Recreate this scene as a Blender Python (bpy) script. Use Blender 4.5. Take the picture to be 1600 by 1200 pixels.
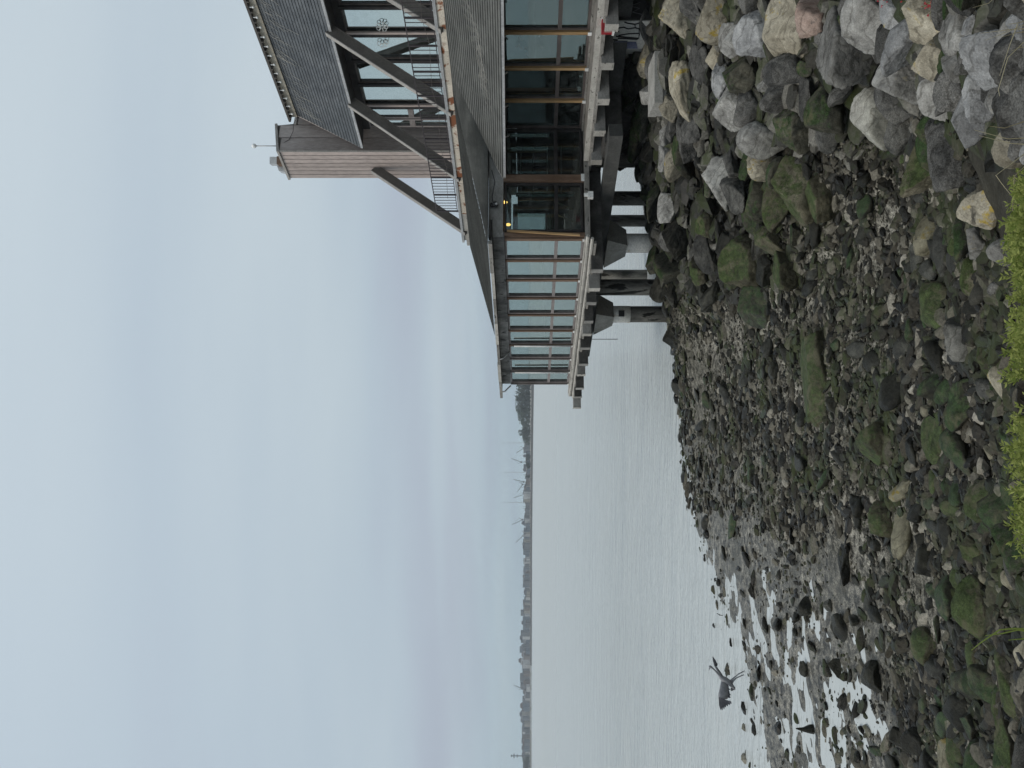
import bpy, bmesh, math, random
import numpy as np
from mathutils import Vector, Matrix
from mathutils import noise as mnoise

for o in list(bpy.data.objects):
    bpy.data.objects.remove(o)
SC = bpy.context.scene
COL = SC.collection
RND = random.Random(11)
E = 5.6                     # eye height above the water (water is z = 0)
F, HX = 1200.0, 824.7       # focal length and horizon, in photograph pixels

# ------------------------------------------------------------------ camera (phone held sideways: rolled a quarter turn)
cam = bpy.data.cameras.new('camera')
cam.sensor_fit = 'HORIZONTAL'; cam.sensor_width = 36.0
cam.lens = 36.0 * F / 1600.0
cam.shift_x = -(HX - 800.0) / 1600.0
cam.clip_start = 0.05; cam.clip_end = 20000
camo = bpy.data.objects.new('camera', cam); COL.objects.link(camo)
m = Matrix(((0, 1, 0, 0), (0, 0, -1, 0), (-1, 0, 0, E), (0, 0, 0, 1)))
camo.matrix_world = m
SC.camera = camo

# ------------------------------------------------------------------ node helper
class G:
    def __init__(s, tree): s.t = tree; s.L = tree.links
    def n(s, typ, props=None, **inp):
        nd = s.t.nodes.new(typ)
        for k, v in (props or {}).items(): setattr(nd, k, v)
        for k, v in inp.items():
            k = k.replace('_', ' ')
            sock = nd.inputs[int(k[1:])] if k[0] == '#' else nd.inputs[k]
            s.put(sock, v)
        return nd
    def put(s, sock, v):
        if hasattr(v, 'is_output') or isinstance(v, bpy.types.NodeSocket): s.L.new(v, sock)
        else:
            try: sock.default_value = v
            except Exception: sock.default_value = (*v, 1.0)
    def ramp(s, fac, stops, interp='LINEAR'):
        nd = s.t.nodes.new('ShaderNodeValToRGB'); cr = nd.color_ramp; cr.interpolation = interp
        while len(cr.elements) > 1: cr.elements.remove(cr.elements[-1])
        for i, (p, c) in enumerate(stops):
            e = cr.elements[0] if i == 0 else cr.elements.new(p)
            e.position = p
            e.color = (c, c, c, 1) if isinstance(c, (int, float)) else (*c[:3], 1)
        s.put(nd.inputs[0], fac); return nd.outputs[0]
    def mix(s, fac, a, b, mode='MIX'):
        nd = s.t.nodes.new('ShaderNodeMix'); nd.data_type = 'RGBA'; nd.blend_type = mode
        s.put(nd.inputs[0], fac); s.put(nd.inputs[6], a); s.put(nd.inputs[7], b); return nd.outputs[2]
    def math(s, op, a, b=0.0, clamp=False):
        nd = s.t.nodes.new('ShaderNodeMath'); nd.operation = op; nd.use_clamp = clamp
        s.put(nd.inputs[0], a); s.put(nd.inputs[1], b); return nd.outputs[0]
    def vmath(s, op, a, b=(0, 0, 0)):
        nd = s.t.nodes.new('ShaderNodeVectorMath'); nd.operation = op
        s.put(nd.inputs[0], a); s.put(nd.inputs[1], b); return nd.outputs[0]
    def noise(s, vec, scale, detail=4, rough=0.55, dist=0.0):
        nd = s.n('ShaderNodeTexNoise', None, Scale=scale, Detail=detail, Roughness=rough, Distortion=dist)
        if vec is not None: s.L.new(vec, nd.inputs['Vector'])
        return nd.outputs['Fac']
    def pos(s): return s.n('ShaderNodeNewGeometry').outputs['Position']
    def bump(s, h, strength=0.4, dist=0.02, normal=None):
        nd = s.n('ShaderNodeBump', None, Height=h, Strength=strength, Distance=dist)
        if normal is not None: s.L.new(normal, nd.inputs['Normal'])
        return nd.outputs[0]
    def sep(s, v):
        return s.n('ShaderNodeSeparateXYZ', None, Vector=v).outputs

# ------------------------------------------------------------------ world: overcast sky, sun behind the cloud
SUN_EL, SUN_AZ = math.radians(52), math.radians(-112)      # azimuth from +Y towards +X
W = bpy.data.worlds.new('World'); SC.world = W; W.use_nodes = True
W.node_tree.nodes.clear()
g = G(W.node_tree)
sky = g.n('ShaderNodeTexSky', {'sky_type': 'NISHITA', 'sun_disc': False, 'sun_elevation': SUN_EL, 'sun_rotation': SUN_AZ,
                               'altitude': 0.0, 'air_density': 1.0, 'dust_density': 3.0, 'ozone_density': 1.0})
tc = g.n('ShaderNodeTexCoord').outputs['Generated']
sx = g.sep(tc)
az = g.math('ABSOLUTE', sx[2])
den = g.math('ADD', az, 0.13)
cv = g.n('ShaderNodeCombineXYZ', None, X=g.math('DIVIDE', sx[0], den), Y=g.math('DIVIDE', sx[1], den), Z=0.35).outputs[0]
n1 = g.noise(g.vmath('MULTIPLY', cv, (0.34, 1.0, 1.0)), 0.62, 4, 0.48, 0.2)
n2 = g.noise(g.vmath('ADD', cv, (7.3, 2.1, 0)), 0.30, 2, 0.45, 0.1)
cl = g.ramp(g.math('ADD', g.math('MULTIPLY', n1, 0.75), g.math('MULTIPLY', n2, 0.25)),
            [(0.28, (0.425, 0.465, 0.550)), (0.41, (0.465, 0.520, 0.595)), (0.50, (0.510, 0.590, 0.650)), (0.60, (0.575, 0.650, 0.690)), (0.74, (0.645, 0.700, 0.735))])
grad = g.ramp(az, [(0.0, (0.93, 1.04, 1.06)), (0.04, (0.95, 1.02, 1.04)), (0.09, (1.0, 1.01, 1.03)), (0.22, (0.99, 1.01, 1.03)), (0.56, (1.09, 1.10, 1.12)), (1.0, (1.75, 1.64, 1.54))])
cloud = g.mix(1.0, cl, grad, 'MULTIPLY')
skys = g.mix(1.0, sky.outputs[0], (0.10, 0.10, 0.10), 'MULTIPLY')
final = g.mix(1.0, g.mix(0.93, skys, cloud), (0.966, 0.972, 0.976, 1), 'MULTIPLY')
bg = g.n('ShaderNodeBackground', None, Color=final, Strength=1.0)
wo = g.n('ShaderNodeOutputWorld'); g.L.new(bg.outputs[0], wo.inputs[0])

sun = bpy.data.lights.new('sun', 'SUN'); sun.energy = 1.5; sun.angle = math.radians(26); sun.color = (1.0, 0.94, 0.84)
suno = bpy.data.objects.new('sun', sun); COL.objects.link(suno)
sd = Vector((math.sin(SUN_AZ) * math.cos(SUN_EL), math.cos(SUN_AZ) * math.cos(SUN_EL), math.sin(SUN_EL)))
suno.rotation_euler = sd.to_track_quat('Z', 'Y').to_euler()
suno.location = sd * 60

vs = SC.view_settings
vs.view_transform = 'Standard'; vs.look = 'None'; vs.gamma = 1.0; vs.exposure = 0.0; vs.use_curve_mapping = False
cy = SC.cycles
cy.use_denoising = True
try: cy.denoiser = 'OPENIMAGEDENOISE'; cy.denoising_input_passes = 'RGB_ALBEDO_NORMAL'; cy.denoising_prefilter = 'ACCURATE'
except Exception: pass
cy.max_bounces = 7; cy.diffuse_bounces = 3; cy.glossy_bounces = 4; cy.transmission_bounces = 4; cy.volume_bounces = 0
cy.transparent_max_bounces = 14
cy.sample_clamp_indirect = 4.0; cy.caustics_reflective = False; cy.caustics_refractive = False

# ------------------------------------------------------------------ materials
MATS = {}
def mat(name):
    mm = bpy.data.materials.new(name); mm.use_nodes = True; mm.node_tree.nodes.clear(); MATS[name] = mm
    return mm, G(mm.node_tree)
def finish(g, col, rough=0.8, normal=None, metallic=0.0, spec=0.5, alpha=None, emit=None, sub=None):
    p = g.n('ShaderNodeBsdfPrincipled'); g.put(p.inputs['Base Color'], col); g.put(p.inputs['Roughness'], rough)
    g.put(p.inputs['Metallic'], metallic); g.put(p.inputs['Specular IOR Level'], spec)
    if normal is not None: g.L.new(normal, p.inputs['Normal'])
    if emit is not None: g.put(p.inputs['Emission Color'], emit[0]); g.put(p.inputs['Emission Strength'], emit[1])
    o = g.n('ShaderNodeOutputMaterial'); g.L.new(p.outputs[0], o.inputs[0]); return p
def weathered(name, a, b, scale=2.0, fine=30, rough=0.75, bump=0.25, stretch=(1, 1, 1), spots=None, metallic=0.0, contrast=(0.35, 0.68)):
    mm, g = mat(name)
    v = g.vmath('MULTIPLY', g.pos(), stretch)
    n1 = g.noise(v, scale, 6, 0.62, 0.4); n2 = g.noise(v, fine, 4, 0.6)
    c = g.mix(g.ramp(n1, [(contrast[0], 0.0), (contrast[1], 1.0)]), a, b)
    c = g.mix(0.5, c, g.mix(1.0, c, g.ramp(n2, [(0.25, 0.45), (0.75, 1.45)]), 'MULTIPLY'))
    if spots:
        col, sc2, lo = spots
        c = g.mix(g.ramp(g.noise(v, sc2, 5, 0.6, 0.6), [(lo, 0.0), (lo + 0.05, 1.0)]), c, col)
    oi = g.n('ShaderNodeObjectInfo').outputs['Random']
    c = g.mix(1.0, c, g.ramp(oi, [(0, 0.86), (1, 1.14)]), 'MULTIPLY')
    finish(g, c, rough, g.bump(g.math('ADD', n1, g.math('MULTIPLY', n2, 0.4)), bump, 0.02), metallic, 0.18)
    return mm
def plain(name, c, rough=0.6, metallic=0.0, emit=None):
    mm, g = mat(name)
    n = g.noise(g.pos(), 9, 4, 0.6)
    cc = g.mix(1.0, (*c, 1), g.ramp(n, [(0.3, 0.8), (0.7, 1.2)]), 'MULTIPLY')
    finish(g, cc, rough, None, metallic, emit=emit); return mm

def rock(name, a, b, lichen=None, moss=0.0, speck=0.32, wet=0.0, moss_col=(0.045, 0.085, 0.018)):
    mm, g = mat(name)
    oi = g.n('ShaderNodeObjectInfo').outputs['Random']
    geo = g.n('ShaderNodeNewGeometry')
    off = g.n('ShaderNodeCombineXYZ', None, X=g.math('MULTIPLY', oi, 37.0), Y=g.math('MULTIPLY', oi, 91.0), Z=g.math('MULTIPLY', oi, 13.0)).outputs[0]
    v = g.vmath('ADD', geo.outputs['Position'], off)
    big = g.noise(v, 2.4, 6, 0.65, 0.7); mid = g.noise(v, 11, 6, 0.65, 0.3); fine = g.noise(v, 75, 3, 0.7)
    c = g.mix(g.ramp(big, [(0.36, 0.0), (0.64, 1.0)]), a, b)
    c = g.mix(1.0, c, g.ramp(mid, [(0.28, 0.68), (0.5, 1.0), (0.74, 1.28)]), 'MULTIPLY')
    c = g.mix(speck, c, g.mix(1.0, c, g.ramp(fine, [(0.36, 0.42), (0.5, 1.0), (0.66, 1.7)]), 'MULTIPLY'))
    # layered bands and dark joints
    w = g.n('ShaderNodeTexWave', {'wave_type': 'BANDS', 'bands_direction': 'DIAGONAL'}, Vector=v, Scale=1.6, Distortion=9.0, Detail=4.0, Detail_Scale=2.2).outputs['Fac']
    c = g.mix(g.ramp(w, [(0.0, 0.55), (0.10, 0.0)]), c, g.mix(1.0, c, (0.35, 0.34, 0.32, 1), 'MULTIPLY'))
    if lichen:
        for lc, sc2, lo in lichen:
            c = g.mix(g.ramp(g.noise(v, sc2, 6, 0.7, 0.5), [(lo, 0.0), (lo + 0.06, 0.85)]), c, lc)
    c = g.mix(1.0, c, g.ramp(oi, [(0, 0.70), (0.5, 1.0), (1, 1.32)]), 'MULTIPLY')
    pz = g.sep(geo.outputs['Position'])[2]
    nz = g.sep(geo.outputs['Normal'])[2]
    # wet, weed-darkened stone below the tide mark
    tn = g.math('ADD', pz, g.math('MULTIPLY', g.math('SUBTRACT', g.noise(v, 1.3, 4, 0.6), 0.5), 0.9))
    tide = g.ramp(g.math('DIVIDE', tn, 4.0), [(0.16, 1.0), (0.42, 0.0)])
    c = g.mix(g.math('MULTIPLY', tide, 0.88), c, g.mix(1.0, c, (0.42, 0.43, 0.36, 1), 'MULTIPLY'))
    if moss > 0:
        mf = g.math('ADD', g.math('MULTIPLY', nz, 0.26), g.math('ADD', g.math('MULTIPLY', g.noise(v, 2.6, 6, 0.7, 0.8), 0.65), g.math('MULTIPLY', g.noise(v, 17, 4, 0.7, 0.4), 0.38)))
        mf = g.ramp(mf, [(0.78 - moss * 0.42, 0.0), (0.90 - moss * 0.42, 1.0)])
        mc = g.mix(mid, (moss_col[0] * 0.5, moss_col[1] * 0.55, moss_col[2] * 0.8, 1), (moss_col[0] * 1.35, moss_col[1] * 1.3, moss_col[2] * 1.1, 1))
        mc = g.mix(1.0, mc, g.ramp(fine, [(0.3, 0.55), (0.7, 1.5)]), 'MULTIPLY')
        mp = g.noise(v, 6.5, 6, 0.72, 1.2)
        mc = g.mix(1.0, mc, g.ramp(mp, [(0.30, 0.30), (0.5, 0.95), (0.72, 1.75)]), 'MULTIPLY')
        mc = g.mix(g.ramp(g.noise(v, 4.1, 5, 0.65, 0.6), [(0.50, 0.0), (0.66, 0.8)]), mc, (0.105, 0.098, 0.060, 1))
        c = g.mix(g.math('MULTIPLY', mf, 0.90), c, mc)
    r = g.math('SUBTRACT', 0.86, g.math('MULTIPLY', tide, 0.28 + wet))
    h = g.math('ADD', g.math('MULTIPLY', mid, 0.40), g.math('ADD', g.math('MULTIPLY', fine, 0.22), g.math('MULTIPLY', w, 0.16)))
    finish(g, c, r, g.bump(h, 1.0, 0.05), 0.0, g.math('MULTIPLY', tide, 0.14))
    return mm

R_GREY = rock('stone_grey', (0.145, 0.142, 0.132), (0.30, 0.295, 0.275), [((0.30, 0.235, 0.07, 1), 1.7, 0.66), ((0.36, 0.36, 0.335, 1), 5.0, 0.64), ((0.045, 0.045, 0.042, 1), 2.1, 0.62)])
R_BLUE = rock('stone_bluegrey', (0.15, 0.152, 0.152), (0.295, 0.297, 0.292), [((0.42, 0.31, 0.03, 1), 2.2, 0.67), ((0.04, 0.04, 0.04, 1), 3.1, 0.64)])
R_TAN = rock('stone_tan', (0.22, 0.198, 0.150), (0.40, 0.368, 0.292), [((0.36, 0.26, 0.04, 1), 2.4, 0.58), ((0.045, 0.043, 0.038, 1), 2.6, 0.61)])
R_PINK = rock('stone_pink', (0.31, 0.215, 0.175), (0.38, 0.30, 0.255), [((0.10, 0.09, 0.085, 1), 3.0, 0.64)])
R_DARK = rock('stone_dark', (0.050, 0.050, 0.048), (0.125, 0.122, 0.113), [((0.25, 0.25, 0.235, 1), 7.0, 0.67)], speck=0.7, wet=0.15)
R_MOSS = rock('stone_mossy', (0.085, 0.077, 0.056), (0.20, 0.183, 0.135), None, moss=0.42, moss_col=(0.047, 0.068, 0.024))
R_ALGA = rock('stone_algae', (0.032, 0.033, 0.028), (0.095, 0.090, 0.070), None, moss=0.34, wet=0.1, moss_col=(0.036, 0.060, 0.024))
R_WET = rock('stone_wet', (0.022, 0.022, 0.020), (0.066, 0.064, 0.054), [((0.16, 0.155, 0.135, 1), 8.0, 0.68)], wet=0.2)
R_PALE = rock('stone_pale', (0.36, 0.35, 0.315), (0.52, 0.51, 0.46), speck=0.3)

# loose stones joined as one mass: colour by island
def loose(name, stops, tide=True):
    mm, g = mat(name)
    geo = g.n('ShaderNodeNewGeometry')
    ri = geo.outputs['Random Per Island']
    c = g.ramp(ri, stops)
    mid = g.noise(geo.outputs['Position'], 30, 4, 0.65)
    c = g.mix(1.0, c, g.ramp(mid, [(0.28, 0.5), (0.72, 1.5)]), 'MULTIPLY')
    nz = g.sep(geo.outputs['Normal'])[2]
    mf = g.ramp(g.math('ADD', g.math('MULTIPLY', nz, 0.25), g.noise(geo.outputs['Position'], 0.9, 4, 0.65)), [(0.68, 0.0), (0.84, 0.8)])
    c = g.mix(mf, c, (0.034, 0.044, 0.015, 1))
    finish(g, c, g.ramp(ri, [(0.0, 0.30), (0.45, 0.42), (0.6, 0.8)]), g.bump(mid, 0.6, 0.012), 0, 0.14); return mm
M_LOOSE = loose('loose_stone', [(0.0, (0.008, 0.008, 0.007)), (0.55, (0.026, 0.024, 0.019)), (0.78, (0.068, 0.062, 0.048)), (0.96, (0.15, 0.139, 0.112)), (1.0, (0.28, 0.262, 0.22))])

# ground: mud, silt and shingle
mm, g = mat('mud'); M_MUD = mm
P = g.pos(); pz = g.sep(P)[2]
a1 = g.noise(P, 0.55, 6, 0.65, 0.5); a2 = g.noise(P, 5.0, 6, 0.7, 0.4); a3 = g.noise(P, 34, 4, 0.7)
c = g.mix(g.ramp(a2, [(0.40, 0.0), (0.62, 1.0)]), (0.026, 0.024, 0.019, 1), (0.34, 0.322, 0.27, 1))
c = g.mix(g.ramp(a1, [(0.44, 0.0), (0.62, 0.65)]), c, (0.070, 0.067, 0.050, 1))
c = g.mix(1.0, c, g.ramp(a3, [(0.34, 0.15), (0.5, 0.9), (0.7, 1.9)]), 'MULTIPLY')
c = g.mix(g.ramp(pz, [(0.55, 0.0), (0.95, 0.92)]), c, (0.040, 0.038, 0.030, 1))  # dark bank soil above a height, painting shade into the boulder gaps
wetz = g.ramp(g.math('ADD', pz, g.math('MULTIPLY', a2, 0.12)), [(0.06, 1.0), (0.20, 0.25), (0.8, 0.0)])
c = g.mix(g.math('MULTIPLY', wetz, 0.45), c, g.mix(1.0, c, (0.62, 0.62, 0.62, 1), 'MULTIPLY'))
r = g.math('SUBTRACT', 0.78, g.math('MULTIPLY', wetz, 0.40))
vor = g.n('ShaderNodeTexVoronoi', None, Vector=P, Scale=13.0).outputs['Distance']
finish(g, c, r, g.bump(g.math('ADD', a2, g.math('ADD', g.math('MULTIPLY', a3, 0.35), g.math('MULTIPLY', vor, -0.3))), 0.9, 0.05), 0, g.math('ADD', 0.06, g.math('MULTIPLY', wetz, 0.30)))

# water
mm, g = mat('sea_water'); M_WATER = mm
P = g.pos()
w1 = g.noise(g.vmath('MULTIPLY', P, (0.50, 1.7, 1)), 1.5, 4, 0.62, 0.5)
w2 = g.noise(g.vmath('MULTIPLY', P, (0.36, 1.0, 1)), 0.42, 3, 0.5, 0.2)
w3 = g.noise(g.vmath('MULTIPLY', P, (1.0, 2.6, 1)), 5.0, 2, 0.5, 0.2)
w4 = g.noise(g.vmath('MULTIPLY', P, (0.32, 1.0, 1)), 0.11, 4, 0.6, 0.2)
py = g.sep(P)[1]
calm = g.ramp(g.math('DIVIDE', py, 60.0), [(0.20, 0.06), (0.36, 0.45), (0.75, 1.0)])
h = g.math('MULTIPLY', calm, g.math('ADD', g.math('MULTIPLY', w1, 0.30), g.math('ADD', g.math('ADD', g.math('MULTIPLY', w2, 0.42), g.math('MULTIPLY', w4, 1.1)), g.math('MULTIPLY', w3, 0.085))))
bm_ = g.n('ShaderNodeBump', None, Height=h, Strength=1.0, Distance=1.0)
p = g.n('ShaderNodeBsdfPrincipled'); g.put(p.inputs['Base Color'], (0.47, 0.50, 0.495, 1)); g.put(p.inputs['Roughness'], g.ramp(g.math('DIVIDE', py, 400.0), [(0.04, 0.06), (0.15, 0.16), (0.6, 0.38)]))
g.put(p.inputs['IOR'], 1.333); g.L.new(bm_.outputs[0], p.inputs['Normal'])
o_ = g.n('ShaderNodeOutputMaterial'); g.L.new(p.outputs[0], o_.inputs[0])

def glass(name, tint, ior=1.9, dirt=0.04, refl=(0.90, 0.97, 0.96, 1)):
    mm, g = mat(name)
    fr = g.n('ShaderNodeFresnel', None, IOR=ior).outputs[0]
    nb = g.noise(g.pos(), 0.7, 2, 0.5)
    bmp = g.bump(nb, 0.03, 0.06)
    tr = g.n('ShaderNodeBsdfTransparent', None, Color=tint)
    gl = g.n('ShaderNodeBsdfGlossy', None, Color=refl, Roughness=0.012, Normal=bmp)
    mx = g.n('ShaderNodeMixShader'); g.L.new(fr, mx.inputs[0]); g.L.new(tr.outputs[0], mx.inputs[1]); g.L.new(gl.outputs[0], mx.inputs[2])
    df = g.n('ShaderNodeBsdfDiffuse', None, Color=(0.35, 0.38, 0.37, 1))
    sm = g.ramp(g.noise(g.pos(), 3.0, 5, 0.7, 1.0), [(0.45, 0.0), (0.8, dirt * 4)])
    m2 = g.n('ShaderNodeMixShader'); g.L.new(sm, m2.inputs[0]); g.L.new(mx.outputs[0], m2.inputs[1]); g.L.new(df.outputs[0], m2.inputs[2])
    o = g.n('ShaderNodeOutputMaterial'); g.L.new(m2.outputs[0], o.inputs[0]); return mm
M_GLASS = glass('window_glass', (0.66, 0.84, 0.80, 1), 2.9, 0.05, (0.78, 0.95, 0.92, 1))
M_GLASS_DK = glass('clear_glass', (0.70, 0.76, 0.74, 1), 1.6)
M_GLASS_BAY = glass('bay_glass', (0.78, 0.94, 0.89, 1), 7.0, 0.03, (0.86, 1.0, 0.965, 1))
M_GLASS_UP = glass('coated_glass', (0.86, 0.96, 0.93, 1), 11.0, 0.03, (0.90, 1.0, 0.97, 1))

# asphalt shingles from the roof's own UV in metres
def shingle(name, a, b, course=0.14):
    mm, g = mat(name)
    uv = g.n('ShaderNodeUVMap').outputs[0]
    br = g.n('ShaderNodeTexBrick', {'offset': 0.5}, Vector=uv, Color1=(0.8, 0.8, 0.8, 1), Color2=(1.2, 1.2, 1.2, 1), Mortar=(0.35, 0.35, 0.35, 1),
             Scale=1.0, Mortar_Size=0.006, Brick_Width=0.30, Row_Height=course, Bias=-0.1)
    P = g.pos()
    n1 = g.noise(P, 1.1, 6, 0.65, 0.4); n2 = g.noise(P, 60, 3, 0.7)
    c = g.mix(g.ramp(n1, [(0.35, 0.0), (0.66, 1.0)]), a, b)
    c = g.mix(0.75, c, g.mix(1.0, c, br.outputs[0], 'MULTIPLY'))
    c = g.mix(1.0, c, g.ramp(n2, [(0.3, 0.6), (0.7, 1.4)]), 'MULTIPLY')
    finish(g, c, 0.85, g.bump(g.math('ADD', g.math('MULTIPLY', br.outputs[1], -0.6), g.math('MULTIPLY', n2, 0.4)), 0.6, 0.012), 0, 0.4); return mm
M_SHING = shingle('roof_shingle', (0.085, 0.087, 0.080), (0.150, 0.152, 0.140), 0.145)
M_SLATE = shingle('mansard_shingle', (0.072, 0.082, 0.092), (0.112, 0.122, 0.130), 0.16)

M_FRAME = weathered('bronze_frame', (0.085, 0.072, 0.066), (0.135, 0.118, 0.110), 3, 25, 0.5, 0.1)
M_FRAMEL = weathered('pale_frame', (0.20, 0.175, 0.168), (0.27, 0.245, 0.235), 3, 25, 0.5, 0.1)
M_DARKF = weathered('dark_frame', (0.022, 0.020, 0.020), (0.048, 0.042, 0.040), 3, 25, 0.5, 0.1)
M_CEDAR = weathered('cedar_post', (0.30, 0.185, 0.085), (0.46, 0.31, 0.16), 2.5, 22, 0.65, 0.2, (1, 1, 0.15))
M_OLDWOOD = weathered('aged_timber', (0.115, 0.072, 0.048), (0.205, 0.140, 0.100), 2.5, 22, 0.75, 0.3, (1, 1, 0.2))
M_GREYWOOD = weathered('grey_timber', (0.17, 0.16, 0.145), (0.30, 0.285, 0.26), 2.2, 20, 0.8, 0.3, (1, 1, 3), ((0.045, 0.042, 0.038, 1), 5, 0.60))
M_PALEWOOD = weathered('pale_timber', (0.32, 0.305, 0.275), (0.46, 0.44, 0.40), 2.6, 24, 0.8, 0.3, (1, 1, 2), ((0.10, 0.095, 0.085, 1), 6, 0.61))
M_STAIN = weathered('stained_fascia', (0.075, 0.072, 0.068), (0.28, 0.27, 0.255), 1.7, 18, 0.85, 0.35, (1, 1, 0.6), ((0.035, 0.033, 0.031, 1), 4, 0.60))
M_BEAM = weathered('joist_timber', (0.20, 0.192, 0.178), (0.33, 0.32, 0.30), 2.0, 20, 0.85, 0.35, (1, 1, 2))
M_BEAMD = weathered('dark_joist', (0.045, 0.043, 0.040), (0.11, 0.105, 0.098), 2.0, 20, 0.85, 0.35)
M_RUST = weathered('rusting_paint', (0.62, 0.56, 0.47), (0.52, 0.45, 0.37), 2.2, 24, 0.75, 0.3, (1, 1, 1), ((0.215, 0.085, 0.042, 1), 1.9, 0.545))
M_STRUT = weathered('strut_paint', (0.095, 0.086, 0.077), (0.135, 0.124, 0.112), 1.6, 20, 0.6, 0.12)
M_WHITE = weathered('white_paint', (0.62, 0.62, 0.60), (0.76, 0.76, 0.74), 2, 18, 0.6, 0.1)
M_SIDING = weathered('metal_siding', (0.405, 0.340, 0.310), (0.475, 0.405, 0.370), 0.8, 14, 0.6, 0.08, (1, 1, 0.25))
M_SIDING_SHADE = weathered('metal_siding_shade', (0.345, 0.300, 0.275), (0.420, 0.370, 0.345), 0.8, 14, 0.6, 0.08, (1, 1, 0.25))  # darker copy of the siding: the tower's shaded side put into the colour
M_TRIM = weathered('trim', (0.26, 0.245, 0.225), (0.36, 0.34, 0.315), 2, 18, 0.6, 0.1)
M_TAN = weathered('tan_fascia', (0.44, 0.39, 0.31), (0.55, 0.50, 0.41), 2, 18, 0.7, 0.1)
M_BLACK = plain('black_metal', (0.018, 0.017, 0.018), 0.45)
M_RAIL = plain('rail_metal', (0.040, 0.030, 0.032), 0.5)
M_GALV = weathered('galvanised', (0.36, 0.36, 0.36), (0.50, 0.50, 0.49), 4, 26, 0.45, 0.1, metallic=0.3)
M_CONC = weathered('concrete', (0.24, 0.235, 0.215), (0.37, 0.36, 0.335), 1.8, 20, 0.9, 0.3, (1, 1, 1), ((0.10, 0.10, 0.09, 1), 2.6, 0.64))
M_CONCP = weathered('pale_concrete', (0.42, 0.42, 0.39), (0.56, 0.55, 0.51), 2.0, 22, 0.9, 0.25)
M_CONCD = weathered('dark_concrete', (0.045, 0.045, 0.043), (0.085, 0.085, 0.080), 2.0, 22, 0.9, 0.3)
M_PILE = weathered('pile_concrete', (0.05, 0.05, 0.045), (0.30, 0.29, 0.26), 1.6, 20, 0.9, 0.3, (1.6, 1.6, 0.35), ((0.025, 0.025, 0.022, 1), 1.6, 0.56))
M_PILEP = weathered('pile_white', (0.88, 0.86, 0.80), (0.82, 0.79, 0.72), 2, 18, 0.8, 0.15, (1, 1, 1), ((0.55, 0.36, 0.12, 1), 1.6, 0.60))
M_PLYW = weathered('interior_wall', (0.20, 0.20, 0.185), (0.30, 0.30, 0.28), 1.5, 12, 0.85, 0.05)
M_FLOORI = weathered('interior_floor', (0.10, 0.09, 0.08), (0.16, 0.145, 0.13), 1.5, 12, 0.6, 0.05)
M_STRAW = weathered('bare_stud', (0.34, 0.29, 0.20), (0.44, 0.38, 0.27), 2, 18, 0.8, 0.1)
M_RED = plain('red_paint', (0.28, 0.012, 0.018), 0.5)
M_PAINT = plain('black_spray', (0.012, 0.012, 0.014), 0.8)
M_PAINTG = plain('grey_spray', (0.16, 0.165, 0.17), 0.8)
M_PAINTB = weathered('blue_spray', (0.075, 0.085, 0.14), (0.16, 0.17, 0.23), 4, 20, 0.85, 0.1)
M_LAMP = plain('lamp_glow', (1.0, 0.62, 0.18), 0.5, emit=((1.0, 0.60, 0.16, 1), 3.0))
M_BULB = plain('bulb_white', (0.85, 0.85, 0.83), 0.3)
M_PAPER = plain('white_paper', (0.72, 0.75, 0.74), 0.8)
M_BLIND = plain('pale_blind', (0.50, 0.56, 0.52), 0.8)
M_NAVY = plain('navy_cloth', (0.02, 0.03, 0.07), 0.8)

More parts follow.
